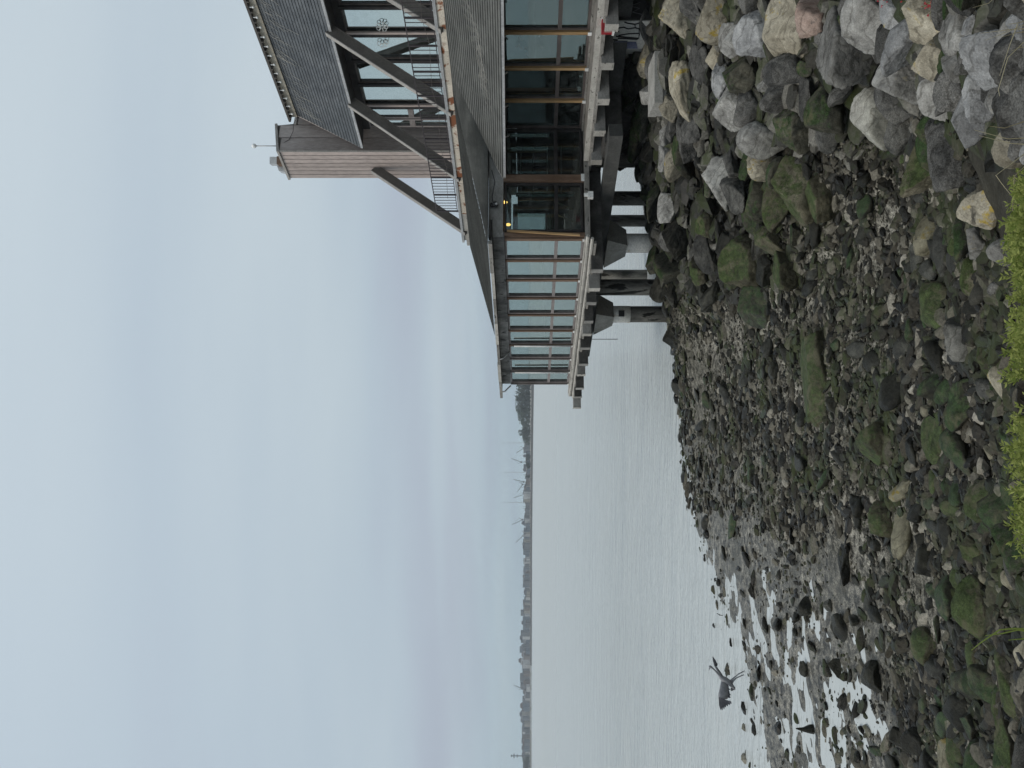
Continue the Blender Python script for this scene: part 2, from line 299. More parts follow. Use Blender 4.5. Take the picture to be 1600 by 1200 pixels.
# ------------------------------------------------------------------ mesh builder
def vsub(a, b): return (a[0] - b[0], a[1] - b[1], a[2] - b[2])
class MB:
    def __init__(s): s.v = []; s.f = []; s.uv = None
    def add(s, vs, fs):
        k = len(s.v); s.v += [tuple(x) for x in vs]; s.f += [tuple(i + k for i in f) for f in fs]; return s
    def quad(s, a, b, c, d, uv=None):
        s.add([a, b, c, d], [(0, 1, 2, 3)])
        if uv is not None:
            if s.uv is None: s.uv = []
            s.uv += list(uv)
        return s
    def hexa(s, b4, t4):
        """b4, t4: bottom and top quads in the same winding"""
        return s.add(list(b4) + list(t4), [(3, 2, 1, 0), (4, 5, 6, 7), (0, 1, 5, 4), (1, 2, 6, 5), (2, 3, 7, 6), (3, 0, 4, 7)])
    def box(s, c, size, ax=None):
        c = Vector(c); ax = ax or ((1, 0, 0), (0, 1, 0), (0, 0, 1))
        X, Y, Z = (Vector(a).normalized() * (h / 2) for a, h in zip(ax, size))
        return s.hexa([c - X - Y - Z, c + X - Y - Z, c + X + Y - Z, c - X + Y - Z], [c - X - Y + Z, c + X - Y + Z, c + X + Y + Z, c - X + Y + Z])
    def bar(s, a, b, w, h, up=(0, 0, 1)):
        a = Vector(a); b = Vector(b); d = (b - a); L = d.length; d.normalize()
        side = d.cross(Vector(up))
        if side.length < 1e-4: side = d.cross(Vector((1, 0, 0)))
        side.normalize(); u = side.cross(d)
        return s.box((a + b) / 2, (L, w, h), (d, side, u))
    def tube(s, pts, r, n=8, cap=True):
        pts = [Vector(p) for p in pts]; rs = r if isinstance(r, (list, tuple)) else [r] * len(pts)
        k = len(s.v); up = None
        for i, p in enumerate(pts):
            d = (pts[min(i + 1, len(pts) - 1)] - pts[max(i - 1, 0)]).normalized()
            if up is None: up = d.orthogonal().normalized()
            up = (up - d * up.dot(d)).normalized(); sd_ = d.cross(up)
            for j in range(n):
                a = 2 * math.pi * j / n
                s.v.append(tuple(p + (up * math.cos(a) + sd_ * math.sin(a)) * rs[i]))
        for i in range(len(pts) - 1):
            for j in range(n):
                s.f.append((k + i * n + j, k + i * n + (j + 1) % n, k + (i + 1) * n + (j + 1) % n, k + (i + 1) * n + j))
        if cap:
            s.f.append(tuple(k + j for j in reversed(range(n)))); s.f.append(tuple(k + (len(pts) - 1) * n + j for j in range(n)))
        return s
    def sphere(s, c, r, seg=10, rings=6):
        rx = r if isinstance(r, (list, tuple)) else (r, r, r)
        vs = [(c[0], c[1], c[2] - rx[2])]; fs = []
        for i in range(1, rings):
            a = math.pi * i / rings
            for j in range(seg):
                b = 2 * math.pi * j / seg
                vs.append((c[0] + rx[0] * math.sin(a) * math.cos(b), c[1] + rx[1] * math.sin(a) * math.sin(b), c[2] - rx[2] * math.cos(a)))
        vs.append((c[0], c[1], c[2] + rx[2])); N = len(vs) - 1
        for j in range(seg):
            fs.append((0, 1 + (j + 1) % seg, 1 + j)); fs.append((N, N - seg + j, N - seg + (j + 1) % seg))
        for i in range(rings - 2):
            for j in range(seg):
                a = 1 + i * seg + j; b = 1 + i * seg + (j + 1) % seg
                fs.append((a, b, b + seg, a + seg))
        return s.add(vs, fs)
    def prism(s, poly, off):
        n = len(poly); off = Vector(off)
        vs = [Vector(p) for p in poly] + [Vector(p) + off for p in poly]
        return s.add(vs, [tuple(reversed(range(n))), tuple(range(n, 2 * n))] + [(i, (i + 1) % n, n + (i + 1) % n, n + i) for i in range(n)])
    def build(s, name, material, parent=None, smooth=False, label=None):
        org = root_loc(parent) if parent else (0, 0, 0)
        me = bpy.data.meshes.new(name)
        me.from_pydata([vsub(v, org) for v in s.v], [], s.f); me.update()
        bmx = bmesh.new(); bmx.from_mesh(me); bmesh.ops.recalc_face_normals(bmx, faces=bmx.faces); 
        if s.uv is None: bmx.to_mesh(me)
        bmx.free()
        if s.uv is not None:
            ul = me.uv_layers.new(name='UVMap')
            for i, l in enumerate(me.loops): ul.data[i].uv = s.uv[l.vertex_index]
        if smooth: me.polygons.foreach_set('use_smooth', [True] * len(me.polygons))
        if material: me.materials.append(material)
        ob = bpy.data.objects.new(name, me); COL.objects.link(ob)
        if parent: ob.parent = parent
        if label: ob['label'] = label
        return ob
LOCS = {}
def root_loc(o):
    while o.parent: o = o.parent
    return tuple(o.location)
def thing(name, label, cat, loc, group=None):
    o = bpy.data.objects.new(name, None); o.empty_display_size = 0.3; COL.objects.link(o); o.location = loc
    return tag(o, label, cat, group)
def tag(o, label, cat, group=None, kind=None):
    o['label'] = label; o['category'] = cat
    if group: o['group'] = group
    if kind: o['kind'] = kind
    return o
def struct(o, kind='structure', label=None, cat=None):
    o['kind'] = kind
    if label: o['label'] = label
    if cat: o['category'] = cat
    return o
def rebase(o, loc):
    """move a one-mesh thing's origin to loc"""
    o.data.transform(Matrix.Translation(-Vector(loc))); o.location = loc; return o

def pix(x, y, Y):
    """world point at depth Y on the sight line through photograph pixel (x, y)"""
    return Vector(((600.0 - y) / F * Y, Y, E - (x - HX) / F * Y))

# ------------------------------------------------------------------ the shore: heights from surveyed points
NR = np.random.RandomState(5)
_perm = NR.rand(256, 256)
def vnoise(x, y):
    xi = np.floor(x).astype(int); yi = np.floor(y).astype(int); fx = x - xi; fy = y - yi
    fx = fx * fx * fx * (fx * (fx * 6 - 15) + 10); fy = fy * fy * fy * (fy * (fy * 6 - 15) + 10)
    a = _perm[xi % 256, yi % 256]; b = _perm[(xi + 1) % 256, yi % 256]; c = _perm[xi % 256, (yi + 1) % 256]; d = _perm[(xi + 1) % 256, (yi + 1) % 256]
    return (a + (b - a) * fx) * (1 - fy) + (c + (d - c) * fx) * fy - 0.5
def fbm(x, y, oct=4):
    s = 0; a = 1.0
    for k in range(oct):
        s = s + a * vnoise(x * 2 ** k + 17.3 * k, y * 2 ** k + 5.1 * k); a *= 0.55
    return s
CP = []
def cpx(x, y, Y): p = pix(x, y, Y); CP.append((p.x, p.y, p.z))
def cpz(x, y, z):
    """ground point seen at pixel (x, y) with height z"""
    Y = (E - z) * F / (x - HX); CP.append(((600.0 - y) / F * Y, Y, z))
for x, y, z in [(1058, 600, 0), (1052, 540, 0.0), (1068, 690, 0), (1078, 760, 0), (1096, 840, 0.0), (1120, 900, 0), (1160, 1000, 0), (1185, 1100, 0), (1205, 1200, 0), (1225, 1300, 0)]: cpz(x, y, z)
for x, y, z in [(1200, 600, .26), (1300, 600, .40), (1400, 600, .58), (1480, 600, .78), (1120, 560, .17), (1130, 700, .10), (1200, 780, .14), (1300, 750, .28), (1400, 740, .42), (1480, 760, .66),
                (1200, 880, .0), (1260, 870, .025), (1330, 880, .06), (1400, 860, .22), (1470, 880, .50),
                (1220, 1000, .006), (1290, 1000, .008), (1350, 1000, .018), (1410, 1000, .09), (1470, 1000, .40),
                (1250, 1150, .006), (1310, 1150, .007), (1370, 1150, .014), (1420, 1150, .10), (1480, 1150, .42), (1300, 1300, .0), (1400, 1300, .02),
                (1560, 600, 1.05), (1560, 800, 0.98), (1560, 950, 0.85), (1560, 1100, 0.82), (1540, 1300, 0.8)]: cpz(x, y, z)
for x, y, z in [(1180, 512, .22), (1260, 440, .33), (1310, 350, .42), (1400, 250, .50), (1470, 300, .62), (1480, 420, .72), (1120, 520, .15)]: cpz(x, y, z)
for x, y, Y in [(1040, 100, 18), (1040, 200, 20), (1030, 300, 22.5), (1030, 400, 25), (1050, 490, 25.5), (1100, 440, 21), (1150, 300, 16.2), (1150, 150, 14.6), (1150, 20, 13.6), (1230, 100, 11.6), (1230, 260, 13.2), (1300, 200, 10.9),
                (1300, 50, 9.8), (1400, 100, 7.9), (1400, 10, 7.5), (1500, 100, 5.8), (1500, 230, 6.7), (1590, 60, 4.0), (1590, 200, 4.4), (1592, 280, 5.0), (1500, -60, 5.6), (1400, -100, 7.2), (1250, -120, 11), (1060, -60, 17), (1040, -150, 16.5),
                (1012, 60, 21)]: cpx(x, y, Y)
for p in [(11, 24, 2.5), (9, 27, 2.0), (14, 20, 3.2), (18, 16, 3.8), (12, 12, 3.6), (9, 8, 3.7), (7, 31, 0.9), (3.5, 29.5, 0.35), (4, 34, -0.3), (12, 32, 1.2), (14, 30, 2.2), (20, 26, 3.4), (26, 20, 3.9), (25, 40, -0.2), (1.5, 31, -0.12),
          (0, 34, -.35), (-4, 31, -.25), (-9, 29, -.3), (-12, 24, -.2), (-18, 20, -.2), (0, 45, -.8), (-20, 45, -.9), (20, 50, -.8), (40, 60, -.6), (-45, 40, -.8), (-45, 15, 0.1), (-20, 12, .05), (-20, 8, 0.7), (-45, 8, .8),
          (0, 70, -1.4), (-45, 70, -1.4), (45, 70, -1.2),
          (-10, 2.1, 3.85), (-5, 2.1, 3.85), (-2, 2.15, 3.85), (0, 2.2, 3.85), (1, 2.5, 3.8), (2.2, 3.2, 3.55), (4, 4.4, 3.8), (7, 5.5, 3.9), (-20, 2.1, 3.85), (-45, 2, 3.9),
          (-6, 4.2, 2.35), (-3, 4.2, 2.35), (-1, 4.25, 2.35), (0.6, 4.3, 2.5), (-12, 4.2, 2.35),
          (-10, 0, 4.0), (0, 0, 4.0), (10, 0, 4.0), (0, -8, 4.0), (-20, -8, 4), (20, -8, 4), (30, 5, 4), (45, 15, 4), (45, -8, 4), (-45, -8, 4), (-45, 0, 4), (45, 40, 1)]: CP.append(p)
CP = np.array(CP)
def _rbf():
    n = len(CP); D = np.sqrt(((CP[:, None, :2] - CP[None, :, :2]) ** 2).sum(-1)); 
    A = np.zeros((n + 1, n + 1)); A[:n, :n] = -D - np.eye(n) * 0.04; A[:n, n] = 1; A[n, :n] = 1
    return np.linalg.solve(A, np.append(CP[:, 2], 0.0))
_w = _rbf()
def ground_smooth(X, Y):
    X = np.asarray(X, float); Y = np.asarray(Y, float); z = np.full(X.shape, _w[-1])
    for (cx, cy_, _), w in zip(CP, _w[:-1]): z = z - w * np.sqrt((X - cx) ** 2 + (Y - cy_) ** 2 + 0.02)
    return z
def ground(X, Y):
    X = np.asarray(X, float); Y = np.asarray(Y, float)
    z = ground_smooth(X, Y)
    low = 1.0 - np.clip((z - 0.10) / 0.5, 0, 1)
    amp = 0.010 + 0.05 * np.clip(z * 1.2, 0, 1.5)
    z = z + amp * fbm(X * 1.1 + 40, Y * 1.1 + 9, 3) * 1.4 + (0.012 + 0.03 * np.clip(z * 4, 0, 1)) * fbm(X * 4.2 + 3, Y * 4.2 + 3, 3)
    # rills and bars of the tidal flat
    z = z + low * (0.028 * fbm(X * 1.3 + 11, Y * 2.3 + 70, 4) + 0.022 * fbm(X * 2.6 + 5, Y * 5.0 + 30, 3))
    return z
ys = np.concatenate([np.linspace(-14, 1.6, 14), np.geomspace(1.8, 75, 400)])
u = np.linspace(-1, 1, 420); xs = np.sinh(u * 4.3) / np.sinh(4.3) * 62
GX, GY = np.meshgrid(xs, ys); GZ = ground(GX, GY)
tX = np.interp(GY, [2.4, 3.5, 4.6, 6.0, 8.6, 10.4, 13.0, 17.5, 21.0, 26.0, 30.0], [1.2, 1.3, 1.6, 2.3, 2.5, 3.4, 3.25, 2.0, 2.2, 3.3, 4.8])
GZ = GZ - np.where((GY > 2.4) & (GY < 29), np.clip((GX - tX) / 0.6, 0, 1) * np.clip((GY - 2.4) * .5, 0, 1) * 0.34, 0)
GZ = np.where(GY < 1.4, 4.0 + 0.02 * fbm(GX, GY), GZ)
nv = np.stack([GX, GY, GZ], -1).reshape(-1, 3)
R_, C_ = GX.shape
idx = np.arange(R_ * C_).reshape(R_, C_)
fq = np.stack([idx[:-1, :-1], idx[:-1, 1:], idx[1:, 1:], idx[1:, :-1]], -1).reshape(-1, 4)
def np_mesh(name, v, f, material, smooth=True):
    me = bpy.data.meshes.new(name); v = np.ascontiguousarray(v, np.float32); f = np.ascontiguousarray(f, np.int32); k = f.shape[1]
    me.vertices.add(len(v)); me.vertices.foreach_set('co', v.ravel())
    me.loops.add(f.size); me.loops.foreach_set('vertex_index', f.ravel())
    me.polygons.add(len(f)); me.polygons.foreach_set('loop_start', np.arange(0, f.size, k, dtype=np.int32))
    me.polygons.foreach_set('use_smooth', np.full(len(f), smooth))
    me.update(calc_edges=True); me.materials.append(material)
    o = bpy.data.objects.new(name, me); COL.objects.link(o); return o
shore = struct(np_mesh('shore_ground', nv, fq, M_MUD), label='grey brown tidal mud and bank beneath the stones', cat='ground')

wb = MB(); wb.quad((-6000, -40, 0), (6000, -40, 0), (6000, 9000, 0), (-6000, 9000, 0))
struct(wb.build('sea', M_WATER), label='calm grey green water of the bay', cat='water')
sb_ = MB(); sb_.quad((-6000, -40, -2.2), (6000, -40, -2.2), (6000, 9000, -2.2), (-6000, 9000, -2.2))
struct(sb_.build('seabed', M_MUD))

def hit(x, y, near=2.4, back=0.0):
    """first ground point on the sight line through pixel (x, y)"""
    Y = np.geomspace(near, 60, 900); X = (600.0 - y) / F * Y; zr = E - (x - HX) / F * Y
    k = np.argmax(zr <= ground_smooth(X, Y))
    return float(X[k]), float(Y[k]), float(zr[k])

# ------------------------------------------------------------------ stones
def ico(sub):
    b = bmesh.new(); bmesh.ops.create_icosphere(b, subdivisions=sub, radius=1.0)
    v = np.array([x.co[:] for x in b.verts]); f = np.array([[q.index for q in t.verts] for t in b.faces]); b.free(); return v, f
IV, IF = ico(5)      # 2562 verts
def stone_shape(seed, dirs, planes=11, power=16, lump=0.10, fine=0.03, flat=1.0):
    r = np.random.RandomState(seed)
    N = r.normal(size=(planes, 3)); N /= np.linalg.norm(N, axis=1)[:, None]
    d = r.uniform(0.55, 1.0, planes)
    dots = np.maximum(dirs @ N.T, 0.0) / d
    rad = (np.sum(dots ** power, axis=1) + 0.75 ** power) ** (-1.0 / power)
    if fine > 0:
        off = Vector(r.uniform(-50, 50, 3))
        ns = np.array([mnoise.fractal(Vector(q) * 1.3 + off, 0.9, 2.1, 5) for q in dirs * rad[:, None]])
        rg = np.array([abs(mnoise.noise(Vector(q) * 3.4 + off)) for q in dirs * rad[:, None]])
        rad = rad * (1 + lump * ns - fine * (0.25 - rg).clip(0) * 4 * 0.5)
    v = dirs * rad[:, None]
    lo = v.min(0); hi = v.max(0)
    return (v - (lo + hi) / 2) / ((hi - lo) / 2)
ROCKM = []
for k in range(26):
    v = stone_shape(100 + k, IV, planes=RND.choice([6, 7, 8, 10]), power=RND.choice([30, 50, 90, 140]), lump=RND.uniform(0.02, 0.06), fine=RND.uniform(0.05, 0.11))
    me = bpy.data.meshes.new('stone_shape'); me.from_pydata(v.tolist(), [], IF.tolist()); me.update()
    me.polygons.foreach_set('use_smooth', [True] * len(me.polygons)); me.materials.append(R_GREY); ROCKM.append(me)
IV3, IF3 = ico(3)
SMALLM = []
for k in range(14):
    v = stone_shape(300 + k, IV3, planes=RND.choice([6, 7, 9]), power=RND.choice([26, 45, 80]), lump=0.05, fine=0.06)
    me = bpy.data.meshes.new('small_stone_shape'); me.from_pydata(v.tolist(), [], IF3.tolist()); me.update()
    me.polygons.foreach_set('use_smooth', [True] * len(me.polygons)); me.materials.append(R_GREY); SMALLM.append(me)

def place_stone(name, me, loc, half, rot, material, label, cat, group):
    o = bpy.data.objects.new(name, me); COL.objects.link(o)
    o.location = loc; o.scale = half; o.rotation_euler = rot
    if material is not R_GREY:
        o.material_slots[0].link = 'OBJECT'; o.material_slots[0].material = material
    return tag(o, label, cat, group)

TYPES = dict(g=R_GREY, b=R_BLUE, t=R_TAN, p=R_PINK, d=R_DARK, m=R_MOSS, a=R_ALGA, w=R_WET, l=R_PALE)
PLACED = []; HEROPOS = []; USED = {}
def describe(X, Y, size, col, noun):
    hx, hy, hl = min(HEROPOS, key=lambda h: (h[0] - X) ** 2 + (h[1] - Y) ** 2)
    w = hl.split(); k = next((i for i, q in enumerate(w) if q in ('boulder', 'slab', 'rock', 'stone')), 4)
    dx, dy = X - hx, Y - hy
    rel = ('inland of' if dx > 0 else 'on the water side of') if abs(dx) > abs(dy) else ('beyond' if dy > 0 else 'before')
    s = '%s %s %s %s the %s' % (size, col, noun, rel, ' '.join(w[max(0, k - 3):k + 1]))
    if s in USED:
        for h2 in sorted(HEROPOS, key=lambda h: (h[0] - X) ** 2 + (h[1] - Y) ** 2)[1:25]:
            w2 = h2[2].split(); k2 = next((i for i, q in enumerate(w2) if q in ('boulder', 'slab', 'rock', 'stone')), 4)
            s2 = s + ' near the ' + ' '.join(w2[max(0, k2 - 3):k2 + 1])
            if len(s2.split()) <= 16 and s2 not in USED: s = s2; break
    if s in USED and len(s.split()) <= 14:
        USED[s] += 1; return s + ' ' + {2: 'farther off', 3: 'farthest off'}.get(USED[s], 'farther still')
    USED[s] = 1
    return s
# boulders one can point at: pixel box (x0, x1, y0, y1), stone type, tilt, label
HERO = [
 (1030, 1098, -6, 62, 't', 10, 'pale tan boulder under the deck beside the graffiti wall'),
 (1088, 1152, -12, 66, 't', -8, 'large tan boulder with yellow lichen stain at the frame edge'),
 (1152, 1200, -20, 22, 'd', 0, 'dark boulder with yellow stain at the frame edge'),
 (1150, 1214, 20, 92, 'b', 15, 'blue grey boulder with a bright yellow lichen patch'),
 (1198, 1278, -4, 90, 't', 6, 'rounded olive tan boulder beside the pink one'),
 (1244, 1314, -14, 56, 'p', 0, 'pinkish brown rough boulder near the frame edge'),
 (1280, 1374, 16, 138, 'g', 5, 'biggest smooth light grey boulder of the bank'),
 (1318, 1408, -30, 76, 'g', 12, 'smooth grey boulder overlapping the biggest one'),
 (1408, 1494, -16, 68, 't', 28, 'tan brown boulder below the red flowers'),
 (1384, 1446, 20, 108, 'b', 35, 'leaning blue grey slab left of the red flowers'),
 (1368, 1446, 86, 172, 'g', 18, 'angular grey boulder with flat faces below the smooth one'),
 (1336, 1412, 138, 232, 'l', 30, 'dark slab with a long white edge above the mud'),
 (1384, 1452, 162, 236, 'd', 12, 'dark blocky boulder tucked behind the white edged slab'),
 (1434, 1498, 66, 118, 't', 4, 'brown grey boulder with a moss spot on its face'),
 (1440, 1498, 112, 186, 'g', 2, 'square grey boulder with a straight top edge'),
 (1494, 1534, 104, 226, 'b', 6, 'long narrow grey slab standing beside square boulder'),
 (1456, 1524, 186, 300, 'd', 8, 'rounded black boulder at the foot of the grey slab'),
 (1508, 1556, 284, 358, 't', 4, 'smooth tan grey boulder next to the bright green plants'),
 (1504, 1552, 354, 406, 'g', 4, 'light grey boulder half hidden by bright green plants'),
 (1544, 1590, 372, 418, 'g', 10, 'small pale grey stone touching the green plants'),
 (1194, 1278, 88, 134, 'd', 3, 'dark grey horizontal boulder under the olive tan one'),
 (1192, 1250, 128, 170, 'd', 12, 'black wet boulder in a gap below the dark grey one'),
 (1262, 1334, 134, 212, 'a', 22, 'dark boulder with thin weed beside the white edged slab'),
 (1208, 1276, 162, 238, 'a', 18, 'brown streaked boulder with weed on its underside'),
 (1154, 1224, 188, 246, 'g', 8, 'round grey boulder in the middle of the bank'),
 (1166, 1216, 240, 282, 't', 4, 'brown grey boulder under the round grey one'),
 (1204, 1296, 240, 348, 'm', 28, 'large slanting boulder covered in green weed'),
 (1164, 1208, 276, 346, 'a', 10, 'upright brown green boulder behind the slanting weedy one'),
 (1258, 1312, 258, 345, 'm', 20, 'weedy boulder at the toe of the bank over mud'),
 (1128, 1200, 368, 456, 'm', 12, 'broad green boulder on the lower bank near the piles'),
 (1158, 1218, 444, 514, 'a', 4, 'black and green boulder resting on the mud edge'),
 (1078, 1118, 394, 446, 'm', 16, 'green coated boulder just below the pier piles'),
 (1208, 1258, 388, 458, 'm', 20, 'green and black boulder beside the mud flat'),
 (1180, 1240, 350, 400, 'm', 30, 'pale green slab leaning beside the broad green boulder'),
 (1098, 1162, 248, 328, 'g', 8, 'broad dark grey boulder below the building piles'),
 (1038, 1082, 222, 278, 't', 12, 'ochre stained boulder at the edge of the deck shadow'),
 (1030, 1062, 148, 192, 't', 6, 'small tan boulder beside the low concrete slab'),
 (1050, 1082, 100, 190, 't', 34, 'long yellowish slab on edge below the low concrete slab'),
 (1112, 1150, 92, 150, 'b', 22, 'grey boulder leaning against the yellow stained slab'),
 (1120, 1180, 130, 200, 'g', 24, 'angular grey slab pointing down the bank'),
 (1078, 1112, 62, 128, 'd', 20, 'dark grooved boulder below the pale tan one'),
 (1104, 1134, 60, 112, 't', 14, 'small ochre boulder between the tan and blue grey ones'),
 (1028, 1062, 300, 350, 'g', 6, 'light grey boulder below the conical pile cap'),
 (1030, 1068, 345, 395, 'd', 6, 'dark boulder in front of the rust stained pile'),
 (1248, 1302, 508, 664, 'm', 3, 'long flat slab with green top lying on the mud'),
 (1342, 1404, 656, 734, 'm', 30, 'wedge shaped green slab tilted out of the mud'),
 (1358, 1408, 784, 838, 'm', 10, 'rounded green boulder at the puddle edge'),
 (1484, 1544, 590, 674, 'a', 22, 'dark mossy boulder below the bright green plants'),
 (1498, 1568, 902, 1004, 'm', 8, 'largest mossy boulder at the foot of the bank'),
 (1500, 1545, 836, 888, 'm', 6, 'square mossy boulder above the largest one'),
 (1428, 1476, 982, 1042, 'm', 6, 'bright green rounded boulder by the puddles'),
 (1474, 1542, 494, 562, 'g', 30, 'pointed grey boulder tilted beside the plants'),
 (1526, 1564, 535, 592, 'm', 10, 'green stained boulder close under the plants'),
 (1448, 1482, 640, 730, 'm', 20, 'thin green slab standing on its edge in gravel'),
 (1502, 1548, 1102, 1152, 'a', 8, 'dark boulder with green rim near the lower corner'),
 (1412, 1458, 1138, 1184, 'w', 4, 'rough black boulder at the edge of the silt'),
 (1392, 1424, 1140, 1170, 'w', 14, 'small dark stone leaning on the rough black boulder'),
 (1565, 1606, 1018, 1120, 'm', 12, 'green and brown boulder at the lower frame edge'),
 (1560, 1606, 1128, 1206, 'm', 14, 'mossy brown boulder in the lower corner'),
 (1348, 1386, 1032, 1086, 'w', 4, 'square black rock standing in the puddles'),
 (1292, 1326, 1028, 1058, 'w', 4, 'dark rock with weed standing in the puddles'),
 (1330, 1348, 1096, 1122, 'w', 8, 'lone small black rock in the widest puddle'),
 (1298, 1318, 964, 998, 'w', 10, 'dark slanted rock at the puddle margin'),
 (1310, 1332, 846, 912, 'w', 16, 'dark elongated rock with paler tip in wet silt'),
 (1246, 1278, 932, 962, 'w', 8, 'pair like black rock at the puddle margin'),
 (1288, 1304, 936, 956, 'd', 8, 'small pointed grey rock in wet silt'),
 (1050, 1072, 590, 622, 'w', 10, 'long black rock on the waterline'),
 (1036, 1066, 500, 545, 'w', 6, 'round black rock at the water beside the piles'),
]
for k, (x0, x1, y0, y1, ty, tilt, lab) in enumerate(HERO):
    cx, cy_ = (x0 + x1) / 2, (y0 + y1) / 2
    X, Y, Z = hit(cx + (x1 - x0) * 0.10, cy_)
    hw = (y1 - y0) / 2 * Y / F * 1.06; hh = (x1 - x0) / 2 * Y / F * 1.06
    hd = (hw * hh) ** 0.5 * RND.uniform(0.85, 1.1)
    c = pix(cx, cy_, Y + hd * 0.15)
    cyr = (600 - cy_) / F
    place_stone('boulder', ROCKM[k % len(ROCKM)], c, (hw, hd, hh), (RND.uniform(-.15, .15), math.radians(tilt) * RND.choice((-1, 1)) * 0.35, RND.uniform(-.3, .3)), TYPES[ty], lab, 'boulder', 'boulders of the bank and beach')
    PLACED.append((c.x, c.y, max(hw, hd), hh)); HEROPOS.append((c.x, c.y, lab))

def near_hero(X, Y, r, k=0.62):
    return any((X - a) ** 2 + (Y - b) ** 2 < ((R + r) * k) ** 2 for a, b, R, _ in PLACED)
# the rest of the bank
toe = np.array([(0.9, 2.4), (1.0, 3.5), (1.3, 4.6), (2.0, 6.0), (2.2, 8.6), (3.1, 10.4), (2.95, 13.0), (1.7, 17.5), (1.9, 21.0), (3.0, 26.0), (4.5, 30.0)])
def toex(Y): return float(np.interp(Y, toe[:, 1], toe[:, 0]))
KW = {'g': 'grey', 'b': 'blue grey', 't': 'tan', 'd': 'dark', 'm': 'green weedy', 'a': 'dark weedy', 'w': 'black wet', 'l': 'pale'}
nfill = 0; tries = 0
while nfill < 250 and tries < 40000:
    tries += 1
    near = nfill >= 215
    if near: Y = RND.uniform(2.5, 5.4)
    else: Y = 4.6 * (27.0 / 4.6) ** RND.random()
    x0 = toex(Y); X = RND.uniform(x0 - 0.1, 0.52 * Y + (.35 if near else 1.3))
    if X < x0: continue
    r = RND.choice((0.06, 0.08, 0.11, 0.16)) * (0.6 + .1 * Y) if near else RND.choice((0.14, 0.18, 0.23, 0.28, 0.34, 0.42)) * (0.62 + 0.035 * Y) * (0.58 if Y < 11 else 0.9)
    if near_hero(X, Y, r, 0.75 if near else 0.66): continue
    z = float(ground_smooth(X, Y)); hgt = z
    if hgt < 0.9: ty = RND.choice('aamwwdd')
    elif hgt < 1.9: ty = RND.choice('aaddgdm')
    else: ty = RND.choice('ggbtddda')
    if Y > 21: ty = RND.choice('dwaaw')
    ax = (r * RND.uniform(1.0, 1.75), r * RND.uniform(.8, 1.2), r * RND.uniform(.55, .95))
    sz = 'tiny' if r < .12 else ('small' if r < .25 else ('middling' if r < .4 else 'large'))
    place_stone('boulder', ROCKM[RND.randrange(len(ROCKM))], (X, Y, z + r * 0.22), ax, (RND.uniform(-.4, .4), RND.uniform(-.4, .4), RND.uniform(0, 6.3)), TYPES[ty],
                describe(X, Y, sz, KW[ty], 'boulder'), 'boulder', 'filler boulders of the bank')
    PLACED.append((X, Y, r, r)); nfill += 1

# stones on the flat and along the near toe, individually the largest
SP = []
nst = 0; tries = 0
while nst < 290 and tries < 40000:
    tries += 1
    if nst < 150:
        Y = RND.uniform(6.6, 10.6); X = RND.uniform(-0.62 * Y, min(0.18 * Y + .3, toex(Y)))
        r = RND.choice((0.06, 0.08, 0.10, 0.13, 0.17, 0.22)) * RND.uniform(.8, 1.25); ty = RND.choice('maaaadwwdt'); lab = 'stone among gravel at the foot of the grassy bank'
    else:
        Y = 9.0 * (27.0 / 9.0) ** RND.random(); X = RND.uniform(-0.54 * Y, toex(Y))
        r = RND.choice((0.07, 0.09, 0.12, 0.16)) * (0.7 + 0.03 * Y); ty = RND.choice('wwwdda'); lab = 'stone lying on the open mud flat'
    z = float(ground(np.array([X]), np.array([Y]))[0])
    if z < (0.012 if RND.random() < .85 else -.03): continue
    if near_hero(X, Y, r, 0.8) or any((X - a) ** 2 + (Y - b) ** 2 < ((q + r) * 0.75) ** 2 for a, b, q in SP): continue
    SP.append((X, Y, r))
    sz = 'small' if r < 0.1 else ('fist sized' if r < 0.14 else 'larger')
    place_stone('stone', SMALLM[RND.randrange(len(SMALLM))], (X, Y, z + r * 0.18), (r * RND.uniform(1.0, 1.9), r * RND.uniform(.7, 1.1), r * RND.uniform(.38, .75)), (RND.uniform(-.45, .45), RND.uniform(-.45, .45), RND.uniform(0, 6.3)),
                TYPES[ty], describe(X, Y, sz, KW[ty], 'stone'), 'stone', lab.replace('stone', 'stones', 1))
    nst += 1

# gravel and cobbles too many to count
def scatter(name, count, shapes, faces, sampler, label, material, sink=0.0):
    V = []; Fc = []; base = 0; n = shapes[0].shape[0]
    X, Y, r = sampler(count); z = ground(X, Y); ok = z > -0.06
    X, Y, r, z = X[ok], Y[ok], r[ok], z[ok]; k = len(X)
    th = NR.uniform(0, 6.28, k); tl = NR.uniform(-.7, .7, k)
    sel = NR.randint(0, len(shapes), k)
    S = np.stack(shapes)[sel]                      # k, n, 3
    sc = np.stack([r * NR.uniform(.9, 2.1, k), r * NR.uniform(.7, 1.1, k), r * NR.uniform(.40, .85, k)], -1)
    S = S * sc[:, None, :]
    c, s = np.cos(tl)[:, None], np.sin(tl)[:, None]
    S = np.stack([S[..., 0], S[..., 1] * c - S[..., 2] * s, S[..., 1] * s + S[..., 2] * c], -1)
    c, s = np.cos(th)[:, None], np.sin(th)[:, None]
    S = np.stack([S[..., 0] * c - S[..., 1] * s, S[..., 0] * s + S[..., 1] * c, S[..., 2]], -1)
    S = S + np.stack([X, Y, z + r * 0.12 - sink], -1)[:, None, :]
    Fa = (faces[None] + (np.arange(k) * n)[:, None, None]).reshape(-1, 3)
    o = np_mesh(name, S.reshape(-1, 3), Fa, material, smooth=False)
    return struct(o, 'stuff', label, 'gravel')
IV2, IF2 = ico(2); IV1, IF1 = ico(1)
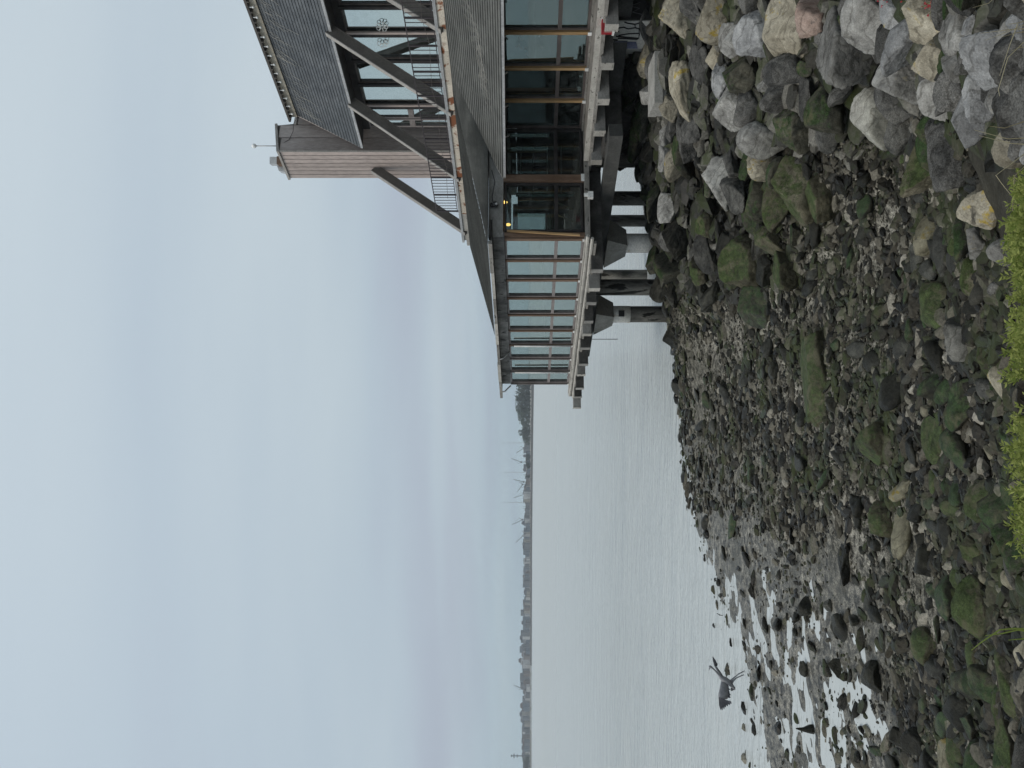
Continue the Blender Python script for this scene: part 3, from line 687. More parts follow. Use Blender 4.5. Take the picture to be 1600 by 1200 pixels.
def rough_shapes(iv, n, seed):
    out = []
    for k in range(n):
        q = stone_shape(seed + k, iv, planes=7, power=24, lump=0, fine=0)
        q = q * (1 + np.random.RandomState(seed + k).uniform(-.10, .10, (len(q), 1))); out.append(q)
    return out
def flat_sampler(rlo, rhi, pw=2.2, ymin=6.4, ymax=29, wet=0.25):
    def f(count):
        Y = ymin * (ymax / ymin) ** NR.rand(count * 4); X = NR.uniform(-0.56, 0.34, count * 4) * Y
        tx = np.interp(Y, toe[:, 1], toe[:, 0]); dens = 0.35 + 1.3 * fbm(X * 0.45 + 3, Y * 0.45 + 8, 3)
        gz = ground_smooth(X, Y)
        dens = np.where(X / Y > -0.20, dens + 0.45, dens + 0.1); dens = np.where((gz < 0.06) & (X / Y < -0.17), wet * 0.7 * dens, dens); dens = np.where(gz > 0.45, 1.0, dens)
        ok = (X < tx + 0.5) & (NR.rand(count * 4) < dens)
        X, Y = X[ok][:count], Y[ok][:count]
        r = rlo * (rhi / rlo) ** (NR.rand(len(X)) ** pw) * (0.55 + 0.035 * Y); return X, Y, r
    return f
scatter('cobbles', 14000, rough_shapes(IV2, 14, 700), IF2, flat_sampler(0.026, 0.120, 1.9), 'dark cobbles strewn over the tidal mud', M_LOOSE)
scatter('gravel', 34000, rough_shapes(IV1, 10, 800), IF1, flat_sampler(0.008, 0.034, 1.1), 'fine dark gravel strewn over the tidal mud', M_LOOSE)
def bank_sampler(count):
    Y = 4.0 * (26 / 4.0) ** NR.rand(count); tx = np.interp(Y, toe[:, 1], toe[:, 0])
    X = tx + (0.55 * Y + 1.0 - tx) * NR.rand(count); r = 0.06 * (0.24 / 0.06) ** (NR.rand(count) ** 1.5) * (0.5 + 0.04 * Y); return X, Y, r
scatter('rubble', 4200, rough_shapes(IV2, 14, 900), IF2, bank_sampler, 'grey rubble filling the gaps of the boulder bank', loose('bank_rubble', [(0, (0.014, 0.014, 0.012)), (0.6, (0.045, 0.043, 0.036)), (1, (0.17, 0.163, 0.142))]), 0.12)  # rubble tones darkened to paint shade into the gaps

# ------------------------------------------------------------------ the waterfront building on piles
NI = Vector((0.899, 0.438, 0)); ND = Vector((-0.438, 0.899, 0)); UP = Vector((0, 0, 1))
def Q(i, t, z):
    """i: metres inland, t: metres along the facade, z: height relative to the eye"""
    return NI * i + ND * t + UP * (z + E)
BL = thing('waterfront_restaurant', 'weathered glass fronted building on piles with shingle roofs, balcony and stair tower', 'building', tuple(NI * 17 + ND * 22))
AX = (NI, ND, UP)
def bbox(i0, i1, t0, t1, z0, z1, mb=None):
    mb = mb or MB()
    mb.box(Q((i0 + i1) / 2, (t0 + t1) / 2, (z0 + z1) / 2), (abs(i1 - i0), abs(t1 - t0), abs(z1 - z0)), AX); return mb

FLR, HEAD = -1.70, 0.70
IB, IA, IDK = 14.0, 17.64, 16.35
TB0, TB1, TA = 18.73, 28.55, 18.0
# floor, deck, ceiling
def poly_slab(pts, z0, z1):
    mb = MB(); mb.prism([Q(i, t, z0) for i, t in pts], (0, 0, z1 - z0)); return mb
poly_slab([(13.72, 18.62), (13.72, 29.35), (24.0, 29.35), (24.0, 6.0), (16.35, 6.0), (16.35, 18.05)], -1.86, -1.72).build('floor_deck', M_GREYWOOD, BL)
poly_slab([(14.1, 18.85), (14.1, 28.45), (23.8, 28.45), (23.8, 6.2), (17.75, 6.2), (17.75, 18.1)], 0.76, 0.84).build('ceiling', M_PLYW, BL)
poly_slab([(14.12, 18.87), (14.12, 28.43), (23.7, 28.43), (23.7, 6.4), (17.80, 6.4), (17.80, 18.12)], -1.716, -1.70).build('interior_floor', M_FLOORI, BL)
# rear wall with its own openings
rw = MB()
bbox(23.7, 23.85, 6.2, 28.45, -1.7, -1.15, rw); bbox(23.7, 23.85, 6.2, 28.45, 0.5, 0.76, rw)
t = 6.2
while t < 28.4:
    bbox(23.7, 23.85, t, t + 0.30, -1.148, 0.498, rw); t += 2.35
rw.build('rear_wall', M_PLYW, BL)

def along(A, B, s): return A + (B - A) * s
def window(A, B, z0, z1, ztr, out, frame=M_FRAMEL, pane=M_GLASS, jamb=0.05, depth=0.10, trw=0.10):
    """window between wall points A and B (at z=0), heights relative to the eye; out = outward unit vector"""
    L = (B - A).length; d = (B - A).normalized(); m = MB(); up = UP
    def pc(s0, s1, a, b, off=0.0, dp=depth):
        c = A + d * ((s0 + s1) / 2) + up * ((a + b) / 2 + E) + out * off
        m.box(c, (s1 - s0, dp, b - a), (d, out, up))
    pc(0, jamb, z0, z1); pc(L - jamb, L, z0, z1)
    pc(jamb, L - jamb, z1 - 0.055, z1); pc(jamb, L - jamb, z0, z0 + 0.06)
    if ztr is not None: pc(jamb, L - jamb, ztr - trw / 2, ztr + trw / 2)
    w = m.build('window', frame, BL)
    spans = [(z0 + 0.06, z1 - 0.055)] if ztr is None else [(z0 + 0.06, ztr - trw / 2), (ztr + trw / 2, z1 - 0.055)]
    for a, b in spans:
        q = MB(); c = A + d * (L / 2) + up * ((a + b) / 2 + E) - out * 0.015
        q.box(c, (L - 2 * jamb, 0.008, b - a), (d, out, up)); q.build('pane', pane, w)
    return w
def post(P, z0, z1, w, dp, out, d, material, off=0.07, bracket=True):
    m = MB(); m.box(P + UP * ((z0 + z1) / 2 + E) + out * off, (w, dp, z1 - z0), (d, out, UP))
    o = m.build('post', material, BL)
    if bracket:
        b = MB(); b.box(P + UP * (z0 + E + 0.035) + out * (off + dp / 2 + 0.012), (w * 1.15, 0.03, 0.10), (d, out, UP)); b.build('bracket', M_WHITE, o)
    return o
OUT = -NI
# --- bay facing the water (nine windows)
NB = 9; MODB = (TB1 - TB0) / NB
for k in range(NB):
    t0, t1 = TB0 + k * MODB, TB0 + (k + 1) * MODB
    window(Q(IB, t0 + 0.05, -E), Q(IB, t1 - 0.05, -E), -1.68, 0.69, -0.86, OUT, M_FRAMEL, M_GLASS_BAY)
for k in range(NB + 1):
    t0 = TB0 + k * MODB
    post(Q(IB, t0, -E), -1.72, 0.70, 0.095, 0.11, OUT, ND, M_OLDWOOD if k < 7 else M_FRAME, 0.04)
for k in (6, 8):
    t0 = TB0 + k * MODB - 0.10
    m_ = MB(); m_.tube([Q(IB - 0.16, t0, -1.62), Q(IB - 0.16, t0, 0.52)], 0.035, 8); m_.build('white_conduit', M_WHITE, BL, True)
# end wall of the bay and the far return: glazed too
for k in range(4):
    a, b = IB + 0.1 + k * 2.3, IB + 0.1 + (k + 1) * 2.3 - 0.08
    window(Q(a, TB1, -E), Q(b, TB1, -E), -1.68, 0.69, -0.86, ND)
# --- header over the bay windows, with fascia, gutter
for k in range(NB):
    t0, t1 = TB0 - 0.12 + k * MODB, TB0 - 0.12 + (k + 1) * MODB - 0.006
    m_ = bbox(IB - 0.14, IB + 0.12, t0, t1, 0.702, 1.04); m_.build('header_board', M_STAIN, BL)
for k in range(7):
    t0 = 18.35 + k * 1.53 + RND.uniform(0, .03)
    bbox(13.50 + RND.uniform(-.01, .01), 13.62, t0, t0 + 1.50, 1.045, 1.155 + RND.uniform(-.02, .01)).build('gutter', M_PALEWOOD if k % 2 else M_GREYWOOD, BL)
bbox(13.62, 14.6, 18.5, 29.0, 1.06, 1.12).build('soffit', M_BEAMD, BL)
for t_, n_ in ((25.6, 0), (28.5, 1)):
    m_ = MB(); m_.tube([Q(13.52, t_, 1.06), Q(13.56, t_ + .02, 0.93), Q(13.70, t_ + .05, 0.83), Q(13.84, t_ + .06, 0.70)], 0.03, 7); m_.build('downpipe', M_GALV, BL, True)
# --- base boards and pipes below the bay
for z_, r_, i_ in ((-1.77, 0.055, 13.74), (-1.90, 0.05, 13.66)):
    m_ = MB()
    m_.tube([Q(i_ + RND.uniform(-.015, .015), 18.3 + k * 1.0, z_ + RND.uniform(-.012, .012)) for k in range(12)], r_, 6); m_.build('edge_board', M_PALEWOOD, BL)
bbox(13.60, 13.70, 18.5, 30.0, -2.02, -1.95).build('edge_rail', M_GREYWOOD, BL)
bbox(13.78, 13.90, 18.55, 29.2, -1.72, -1.685).build('sill_board', M_PALEWOOD, BL)
# --- return wall (two big dark windows with the old timber posts)
A2a, A2b = Q(IA, TA, -E), Q(IB, TB0, -E)
d2 = (A2b - A2a).normalized(); out2 = Vector((d2.y, -d2.x, 0)); out2 = out2 if out2.y < 0 else -out2
L2 = (A2b - A2a).length
# frames first, panes inside
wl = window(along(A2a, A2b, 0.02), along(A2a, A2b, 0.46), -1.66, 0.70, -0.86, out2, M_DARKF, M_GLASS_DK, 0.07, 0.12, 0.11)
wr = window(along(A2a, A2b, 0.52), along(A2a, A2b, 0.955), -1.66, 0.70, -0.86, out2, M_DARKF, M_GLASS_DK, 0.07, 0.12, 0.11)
post(along(A2a, A2b, 0.49), -1.70, 0.74, 0.20, 0.22, out2, d2, M_OLDWOOD, 0.06)
post(along(A2a, A2b, 0.985), -1.70, 0.74, 0.12, 0.14, out2, d2, M_OLDWOOD, 0.03, False)
m_ = MB(); m_.bar(along(A2a, A2b, 0.962) + UP * (E + 0.62) + out2 * 0.16, along(A2a, A2b, 1.0) + UP * (E - 1.55) + out2 * 0.16, 0.07, 0.05); m_.build('loose_batten', M_CEDAR, BL)
m_ = MB(); m_.box(along(A2a, A2b, 0.5) + UP * (E + 0.96) + out2 * 0.02, (L2 + 0.1, 0.22, 0.44), (d2, out2, UP)); m_.build('header_board', M_BEAM, BL)
m_ = MB(); m_.box(along(A2a, A2b, 0.5) + UP * (E + 1.215) + out2 * 0.16, (L2 + 0.5, 0.10, 0.06), (d2, out2, UP)); m_.build('drip_edge', M_DARKF, BL)
m_ = MB(); m_.box(along(A2a, A2b, 0.5) + UP * (E - 1.78) + out2 * 0.10, (L2 + 0.2, 0.12, 0.14), (d2, out2, UP)); m_.build('sill_board', M_GREYWOOD, BL)
# spotlight and cable on the header
p_ = along(A2a, A2b, 0.74) + UP * (E + 0.98) + out2 * 0.14
m_ = MB(); m_.sphere(p_ + out2 * 0.09, 0.10, 10, 6); m_.tube([p_ + UP * .1, p_ + UP * .1 + out2 * .10], 0.06, 8); so = m_.build('spotlight', M_BLACK, BL, True)
m_ = MB(); m_.sphere(p_ + out2 * 0.17 - UP * 0.05 + d2 * .02, 0.045, 8, 6); m_.build('lens', M_GALV, so, True)
m_ = MB(); m_.tube([p_ + UP * .05, p_ - d2 * .3 + UP * .1, p_ - d2 * .8 + UP * .02, p_ - d2 * 1.2 + UP * .12], 0.012, 5); m_.build('cable', M_BLACK, BL, True)
# box hung on the sill
m_ = MB(); c_ = along(A2a, A2b, 0.66) + UP * (E - 1.88) + out2 * 0.24
m_.box(c_, (0.20, 0.14, 0.16), (d2, out2, UP)); m_.box(c_ + UP * .13 - d2 * .02, (0.10, 0.05, 0.12), (d2, out2, UP)); m_.build('meter_box', M_WHITE, BL)
# --- the long wall behind the walkway (cedar posts)
MODA = 1.19
for k in range(8):
    t1, t0 = TA - k * MODA, TA - (k + 1) * MODA
    if t1 < 9: break
    window(Q(IA, t0 + 0.04, -E), Q(IA, t1 - 0.04, -E), -1.66, 0.70, -0.86, OUT, M_FRAME if k else M_FRAME, M_GLASS, 0.05, 0.10, 0.11)
    post(Q(IA, t0, -E), -1.70, 0.72, 0.085, 0.15, OUT, ND, M_CEDAR, 0.06)
    m_ = MB(); cc = Q(IA - 0.62, t1 - 0.35, 0.80)
    m_.tube([cc + NI * (0.10 * math.cos(a) * -1) + UP * (0.17 * math.sin(a) - 0.06) for a in np.linspace(-1.5, 1.4, 8)], 0.022, 6); m_.build('bracket_hook', M_GALV, BL, True)
bbox(IA - 0.10, IA + 0.10, 6, TA, 0.702, 0.80).build('header_board', M_FRAME, BL)
bbox(IA - 0.14, IA + 0.10, 6, TA, -1.716, -1.665).build('sill_board', M_GREYWOOD, BL)
bbox(IDK - 0.05, IDK + 0.03, 6, 18.0, -1.88, -1.70).build('edge_board', M_PALEWOOD, BL)
bbox(IDK - 0.16, IDK - 0.06, 6, 18.3, -1.93, -1.84).build('edge_rail', M_GREYWOOD, BL)
# wires on the walkway wall
# --- joists under the deck, seen from the end
DJ = Vector((0.972, 0.235, 0)); DJ.normalize(); DJn = Vector((-DJ.y, DJ.x, 0))
def joist(P, L_, w, z0, z1, mt):
    m = MB(); m.box(P + DJ * (L_ / 2) + UP * ((z0 + z1) / 2 + E), (L_, w, z1 - z0), (DJ, DJn, UP)); o = m.build('joist', mt, BL)
    m = MB(); m.box(P - DJ * 0.012 + UP * ((z0 + z1) / 2 + E), (0.02, w + .02, z1 - z0 + .02), (DJ, DJn, UP)); m.build('end_cap', M_PALEWOOD if mt is M_BEAM else M_BEAM, o)
t = 29.5; k = 0
while t > 18.9:
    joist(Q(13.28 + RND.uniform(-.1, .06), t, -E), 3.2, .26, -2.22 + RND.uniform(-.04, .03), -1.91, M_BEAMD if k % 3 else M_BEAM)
    t -= 1.02; k += 1
t = 17.7; k = 0
while t > 7:
    joist(Q(16.02 + RND.uniform(-.03, .03), t, -E), 3.4, .26, -2.20, -1.885, M_BEAM)
    t -= 1.17; k += 1
for i_ in (15.6, 19.2):
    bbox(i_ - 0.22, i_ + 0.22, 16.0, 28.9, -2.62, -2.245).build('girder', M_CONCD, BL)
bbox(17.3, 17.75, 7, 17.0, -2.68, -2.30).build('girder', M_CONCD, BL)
# --- dark planks added to block light under the building on the land side
t = 6.0
while t < 21.6:
    bbox(20.2 + RND.uniform(0, .05), 20.4, t, t + .39, -4.6, -2.28).build('underdeck_blocker', M_BEAMD, BL); t += .40
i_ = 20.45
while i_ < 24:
    bbox(i_, i_ + .39, 21.6, 21.75 + RND.uniform(0, .05), -4.8, -2.28).build('underdeck_blocker', M_BEAMD, BL); i_ += .40
# --- piles
def pile(i, t, r, ztop, zbot, capital=None, white=None, n=18):
    m = MB(); m.tube([Q(i, t, zbot), Q(i, t, (zbot + ztop) / 2), Q(i, t, ztop)], r, n); o = m.build('pile', M_PILE, BL, True)
    if capital:
        rt, h = capital; c = MB()
        c.hexa([Q(i, t, ztop - h) + NI * a * r * 1.02 + ND * b * r * 1.02 for a, b in ((-1, -1), (1, -1), (1, 1), (-1, 1))],
               [Q(i, t, ztop) + NI * a * rt * .6 + ND * b * rt for a, b in ((-1, -1), (1, -1), (1, 1), (-1, 1))]); c.build('capital', M_CONC, o)
    if white:
        w = MB(); w.tube([Q(i, t, white[0]), Q(i, t, white[1])], r + 0.012, n, True); w.build('jacket', M_PILEP, o, True)
def tray(y, i):
    r = (600 - y) / F; Y = i / (0.899 * r + 0.438); return Y * (0.899 - 0.438 * r)
pile(15.6, tray(491, 15.6), 0.32, -2.60, -6.4, (0.80, 0.72), (-3.98, -3.30))
pile(15.6, tray(449, 15.6), 0.30, -2.24, -6.0)
pile(15.6, tray(380, 15.6), 0.31, -2.60, -5.6, (0.78, 0.70), (-4.25, -3.28))
for y_, i_ in ((310, 18.5), (250, 18.8), (430, 20.5), (345, 21.5)): pile(i_, tray(y_, i_), 0.26, -2.3, -6.2)
# steel fixing on the outer pile, rod hanging from the deck
pc = Q(15.6, tray(491, 15.6), -3.62) - Vector((0, 0.33, 0)); m_ = MB(); m_.box(pc, (0.24, 0.10, 0.22)); m_.build('pile_clamp', M_BLACK, BL)
m_ = MB(); m_.tube([Q(13.6, tray(530, 13.6), -2.1), Q(13.6, tray(530, 13.6), -3.25)], 0.012, 6); m_.build('hanging_rod', M_RAIL, BL)

# ------------------------------------------------------------------ lower roofs
def course_roof(name, p00, p01, p10, p11, n, material, lift=0.02, cols=1):
    """p00-p01 eave, p10-p11 top edge; n shingle courses, each lapping the one below"""
    m = MB(); p00, p01, p10, p11 = map(Vector, (p00, p01, p10, p11))
    W_ = (p01 - p00).length; H_ = ((p10 - p00).length + (p11 - p01).length) / 2
    nrm = (p01 - p00).cross(p10 - p00).normalized()
    if nrm.z < 0: nrm = -nrm
    for k in range(n):
        s0, s1 = k / n, (k + 1) / n
        a, b = along(p00, p10, s0), along(p01, p11, s0); c, d = along(p01, p11, s1), along(p00, p10, s1)
        m.quad(a + nrm * lift, b + nrm * lift, c, d, [(0, s0 * H_), ((b - a).length, s0 * H_), ((c - d).length, s1 * H_), (0, s1 * H_)])
        m.quad(a, b, b + nrm * lift, a + nrm * lift, [(0, 0), (1, 0), (1, .01), (0, .01)])
    return m.build(name, material, BL)
ZF = 2.44
# over the bay
course_roof('bay_roof', Q(13.5, 23.7, 1.17), Q(13.5, 18.35, 1.17), Q(19.5, 26.7, ZF), Q(19.5, 18.1, ZF), 34, M_SHING)
# between the bay and the walkway roof
course_roof('valley_roof', Q(13.5, 18.35, 1.172), Q(17.1, 17.85, 1.225), Q(19.5, 18.1, ZF), Q(19.5, 17.4, ZF), 34, M_SHING)
# flat roof past the rake
poly_slab([(13.62, 23.6), (13.62, 29.05), (23.0, 29.05), (23.0, 24.5), (19.4, 26.6)], 1.08, 1.14).build('flat_roof', M_SHING, BL)
# over the walkway
e0 = pix(786, 277, 23.0); e1 = pix(782, 0, 19.0); e2 = e1 + (e1 - e0) * 0.75
wr_ = course_roof('walkway_roof', e0, e2, Q(19.5, 18.15, ZF + 0.004), Q(19.5, 8.0, ZF + 0.004), 26, M_SHING, 0.022)
m_ = MB(); dE = (e2 - e0).normalized()
m_.box((e0 + e2) / 2 - UP * 0.035 + NI * 0.03, ((e2 - e0).length, 0.04, 0.09), (dE, UP.cross(dE), UP)); m_.build('drip_edge', M_GALV, BL)
m_ = MB(); m_.quad(e0 - UP * .07 + NI * .06, e2 - UP * .07 + NI * .06, Q(IA + .1, 8, .86), Q(IA + .1, 18.0, .86)); m_.build('soffit', M_BEAMD, BL)
m_ = MB(); k1 = Q(17.1, 17.85, 1.23)
m_.prism([e0 - UP * .08, e0 + UP * .015, Q(19.3, 18.17, ZF - .06), Q(19.3, 18.17, 1.1)], ND * 0.04); m_.build('rake_board', M_BEAM, BL)
# dead creeper on the walkway roof
def roof_pt(u, v, lift=0.02):
    a = along(e0, e2, u); b = along(Q(19.5, 18.15, ZF), Q(19.5, 8.0, ZF), u); return along(a, b, v) + UP * lift
def creep(pts, r, mb): mb.tube([roof_pt(u, v) for u, v in pts], r, 4)
cm = MB()
creep([(0.50, 0.70), (0.49, 0.60), (0.44, 0.52), (0.41, 0.45), (0.385, 0.37), (0.36, 0.36), (0.34, 0.33), (0.30, 0.30), (0.26, 0.24)], 0.014, cm)
for k in range(26):
    u0 = RND.uniform(0.27, 0.42); v0 = 0.30 + (u0 - .26) * RND.uniform(.2, 1.2); pts = [(u0, v0)]
    for j in range(RND.randint(3, 6)):
        u0 -= RND.uniform(.005, .035); v0 += RND.uniform(-.05, .03); pts.append((u0, max(v0, .02)))
    creep(pts, RND.uniform(.003, .006), cm)
for k in range(4):
    u0 = .55 - .04 * k; pts = [(u0 - .05 * j, .78 - .11 * j - .03 * k + RND.uniform(-.02, .02)) for j in range(6)]; creep(pts, .005, cm)
tag(rebase(cm.build('dead_creeper', M_PALEWOOD), roof_pt(.4, .4)), 'bare pale dead creeper stems lying on the grey shingle roof', 'creeper')

# ------------------------------------------------------------------ balcony: rusting edge beam, railing, struts
t = 26.2; k = 0
while t > 7:
    L_ = RND.uniform(1.2, 2.1)
    bbox(19.44 + RND.uniform(-.012, .012), 19.60, t - L_ + .012, t, ZF - 0.05 + RND.uniform(-.03, .02), ZF + 0.20).build('edge_beam', M_RUST if t < 24.5 else M_PALEWOOD, BL)
    t -= L_
bbox(19.40, 19.52, 7, 26.3, ZF + 0.205, ZF + 0.30).build('edge_channel', M_GALV, BL)
bbox(19.62, 23.6, 7, 26.2, ZF + 0.02, ZF + 0.18).build('balcony_slab', M_CONC, BL)
bbox(19.9, 20.3, 26.4, 27.2, ZF - .10, ZF + .18).build('slab_stub', M_TRIM, BL)
ZR0, ZR1 = ZF + 0.36, 3.66
T_END = 24.55
bbox(19.62, 19.66, 8, T_END, ZR1 - .03, ZR1).build('top_rail', M_RAIL, BL)
bbox(19.625, 19.655, 8, T_END, ZR0, ZR0 + .025).build('bottom_rail', M_RAIL, BL)
t = T_END; k = 0
base_b = None
while t > 12.5:
    big = (k % 6 == 0)
    if big:
        bbox(19.615, 19.665, t - .025, t + .025, ZF + .18, ZR1 - .032).build('rail_post', M_RAIL, BL)
    else:
        bbox(19.632, 19.650, t - .009, t + .009, ZR0 + .026, ZR1 - .031).build('baluster', M_RAIL, BL)
    t -= 0.165; k += 1
# cable along the rail
m_ = MB(); m_.tube([Q(19.58, 12 + j * .9, ZF + .62 + .07 * math.sin(j * 2.1)) for j in range(14)], 0.007, 5); m_.build('rail_cable', M_FRAME, BL, True)
def strut(tb, tt, it, zt, ib=19.5, zb=ZF + .02):
    a, b = Q(ib, tb, zb), Q(it, tt, zt)
    m = MB(); m.bar(a, b, 0.16, 0.34); o = m.build('strut', M_STRUT, BL)
    dd = (b - a).normalized(); sdv = dd.cross(UP).normalized(); uu = sdv.cross(dd)
    e = MB(); e.bar(a - sdv * 0 + uu * .188, b + uu * .188, 0.19, 0.03, UP); e.build('flange', M_TRIM, o)
    e = MB(); e.bar(a - uu * .188, b - uu * .188, 0.19, 0.03, UP); e.build('flange', M_STRUT, o)
strut(15.86, 15.3, 22.6, 6.84); strut(19.13, 18.5, 22.6, 6.85); strut(22.40, 21.74, 22.6, 6.76); strut(25.67, 25.7, 22.83, 6.62)
# --- upper glazing
UPI = 23.6; MODU = 1.14; tm = 24.0; ZH = 6.55
for k in range(9):
    t1, t0 = tm - k * MODU, tm - (k + 1) * MODU
    if k == 0:
        window(Q(UPI, t0 + .05, -E), Q(UPI, t1 - .5, -E), ZF + .19, ZH, 4.75, OUT, M_FRAMEL, M_GLASS_UP, 0.07, 0.12, 0.22)
        window(Q(UPI, t1 - .46, -E), Q(UPI, t1 - .02, -E), ZF + .19, ZH, 4.75, OUT, M_FRAMEL, M_GLASS_UP, 0.07, 0.12, 0.22)
    else:
        window(Q(UPI, t0 + .05, -E), Q(UPI, t1 - .05, -E), ZF + .19, ZH, 3.25, OUT, M_FRAME, M_GLASS_UP, 0.05, 0.10, 0.10)
    m_ = bbox(UPI - .16, UPI + .06, t0 - .055, t0 + .055, ZF + .18, ZH + .05); m_.build('mullion', M_DARKF, BL)
    if k in (0, 3, 5): bbox(UPI - .15, UPI - .07, t0 - .15, t0 - .06, ZF + .18, ZH).build('mullion_cover', M_SIDING, BL)
bbox(23.5, 23.75, 7, 24.05, ZH, ZH + .30).build('header_board', M_DARKF, BL)
bbox(27.5, 27.6, 7, 24.0, ZF + .2, ZH).build('inner_wall', M_PLYW, BL)
bbox(23.7, 27.5, 7, 24.0, ZF + .05, ZF + .19).build('upper_floor', M_FLOORI, BL)
bbox(23.76, 27.6, 7, 24.0, ZH + .0, ZH + .1).build('upper_ceiling', M_PLYW, BL)
# --- mansard
EI, EZ, RI, RZ = 22.5, 6.85, 24.24, 9.68
course_roof('mansard_roof', Q(EI, 24.05, EZ), Q(EI, 6.0, EZ), Q(RI, 24.0, RZ), Q(RI, 6.0, RZ), 21, M_SLATE, 0.02)
bbox(EI - .03, EI + .05, 6, 24.06, EZ - .10, EZ - .005).build('eave_trim', M_GALV, BL)
m_ = MB(); m_.quad(Q(EI + .04, 6, EZ - .09), Q(EI + .04, 24.05, EZ - .09), Q(23.55, 24.05, EZ - .02), Q(23.55, 6, EZ - .02)); m_.build('soffit', M_DARKF, BL)
m_ = MB(); m_.prism([Q(EI, 24.06, EZ - .06), Q(RI, 24.01, RZ), Q(26.5, 24.01, RZ), Q(26.5, 24.06, EZ - .06)], ND * .05); m_.build('gable_wall', M_SIDING_SHADE, BL)
bbox(RI - .10, RI + .02, 6, 24.02, RZ - .02, RZ + .24).build('cornice', M_TAN, BL)
bbox(RI - .28, 27.5, 6, 24.12, RZ + .245, RZ + .33).build('roof_edge', M_STRUT, BL)
m_ = MB(); lt = MB()
t = 23.9; k = 0
while t > 15.5:
    o_ = bbox(RI - .30, RI - .11, t - .02, t + .02, RZ + .17, RZ + .243); o_.build('cornice_bracket', M_STRUT, BL)
    m_ = MB(); m_.sphere(Q(RI - .22, t - .17, RZ + .09), 0.045, 8, 6); m_.tube([Q(RI - .22, t - .17, RZ + .12), Q(RI - .22, t - .17, RZ + .24)], .02, 6); m_.build('festoon_bulb', M_BULB, BL, True)
    t -= 0.42; k += 1
# dead ivy threads on the mansard
def man_pt(tt, v): return Q(EI + (RI - EI) * v - .02, tt, EZ + (RZ - EZ) * v + .03)
m_ = MB()
for k in range(60):
    tt = RND.uniform(16.3, 23.4); v = RND.uniform(.82, .99); pts = []
    for j in range(RND.randint(3, 8)):
        pts.append(man_pt(tt, v)); tt += RND.uniform(-.02, .12); v -= RND.uniform(.02, .07)
    m_.tube(pts, RND.uniform(.004, .008), 4)
tag(rebase(m_.build('dead_ivy', M_PALEWOOD), man_pt(20, .8)), 'thin pale dead ivy threads hanging over the dark mansard roof', 'ivy')
# --- tower
TT0, TT1, TI0, TI1, ZT = 24.64, 26.30, 22.85, 24.31, 10.46
m_ = MB(); m_.hexa([Q(TI0 + .03, TT0 + .03, 1.2), Q(TI1 + 1.2, TT0 + .03, 1.2), Q(TI1 + 1.2, TT1 - .03, 1.2), Q(TI0 + .03, TT1 - .03, 1.2)],
                   [Q(TI0 + .03, TT0 + .03, ZT - .02), Q(TI1, TT0 + .03, ZT + .26), Q(TI1, TT1 - .03, ZT + .26), Q(TI0 + .03, TT1 - .03, ZT - .02)]); m_.build('tower_core', M_STRUT, BL)
nb = 7
for k in range(nb):
    a = TT0 + (TT1 - TT0) * k / nb; b = TT0 + (TT1 - TT0) * (k + 1) / nb
    bbox(TI0 - .01, TI0 + .028, a + .016, b - .016, 1.2, ZT - .07).build('siding_board', M_SIDING, BL)
for a, b, zt in ((22.86, 23.58, ZT + .02), (23.60, 24.30, ZT + .16), (24.33, 25.1, 9.90), (25.12, 25.9, 9.90), (25.92, 26.7, 9.9)):
    bbox(a + .014, b - .014, TT0 - .005, TT0 + .028, 1.2, zt - .07).build('siding_board', M_SIDING_SHADE, BL)
bbox(24.33, 27.5, TT0 + .03, TT1, 1.2, 9.92).build('tower_annex', M_SIDING_SHADE, BL)
bbox(24.32, 27.5, TT0 - .06, TT0 + .06, 9.88, 9.99).build('annex_cap', M_TRIM, BL)
m_ = MB(); m_.bar(Q(TI0 - .04, TT0 - .02, ZT), Q(TI1 + .02, TT0 - .02, ZT + .28), .09, .10); m_.build('tower_cap', M_TRIM, BL)
m_ = MB(); m_.bar(Q(TI0 - .03, TT0 - .06, ZT - .01), Q(TI0 - .03, TT1 + .04, ZT - .01), .09, .09); m_.build('tower_cap', M_TRIM, BL)
m_ = MB(); m_.bar(Q(TI0 - .02, TT0 - .02, 1.2), Q(TI0 - .02, TT0 - .02, ZT), .06, .06); m_.build('corner_trim', M_TRIM, BL)
# things on the tower: lamp mast, vents
mp = pix(434, 228, 32.4); ml = thing('mast_lamp', 'thin mast with a round globe on top of the siding tower', 'mast', tuple(mp))
m_ = MB(); m_.tube([mp - UP * .25, mp + UP * 0.95], .022, 8); m_.build('mast', M_GALV, ml, True)
m_ = MB(); m_.sphere(mp + UP * 1.0, .10, 12, 8); m_.build('globe', M_BULB, ml, True)
vp = pix(434, 252, 33.0); vt = thing('roof_vent', 'small box vent on a brown curb on the siding tower roof', 'vent', tuple(vp))
m_ = MB(); m_.box(vp + UP * .14, (.30, .30, .32)); m_.build('hood', M_GALV, vt)
m_ = MB(); m_.box(vp - UP * .16, (.34, .34, .30)); m_.build('curb', M_OLDWOOD, vt)
vp = pix(440, 265, 33.4); m_ = MB(); m_.hexa([vp + Vector(q) for q in ((-.18, -.2, -.3), (.18, -.2, -.3), (.18, .2, -.3), (-.18, .2, -.3))], [vp + Vector(q) for q in ((-.10, -.2, .06), (.18, -.2, .16), (.18, .2, .16), (-.10, .2, .06))])
tag(rebase(m_.build('roof_hatch', M_GALV), vp - UP * .3), 'low sloped metal hatch on the siding tower roof', 'hatch')
m_ = MB(); c0 = pix(461, 186, 32.7); m_.tube([pix(438, 226, 32.35), pix(452, 218, 32.4), pix(458, 205, 32.5), pix(459, 193, 32.6), pix(466, 180, 31.9)], .012, 5); m_.build('tower_cable', M_RAIL, BL)

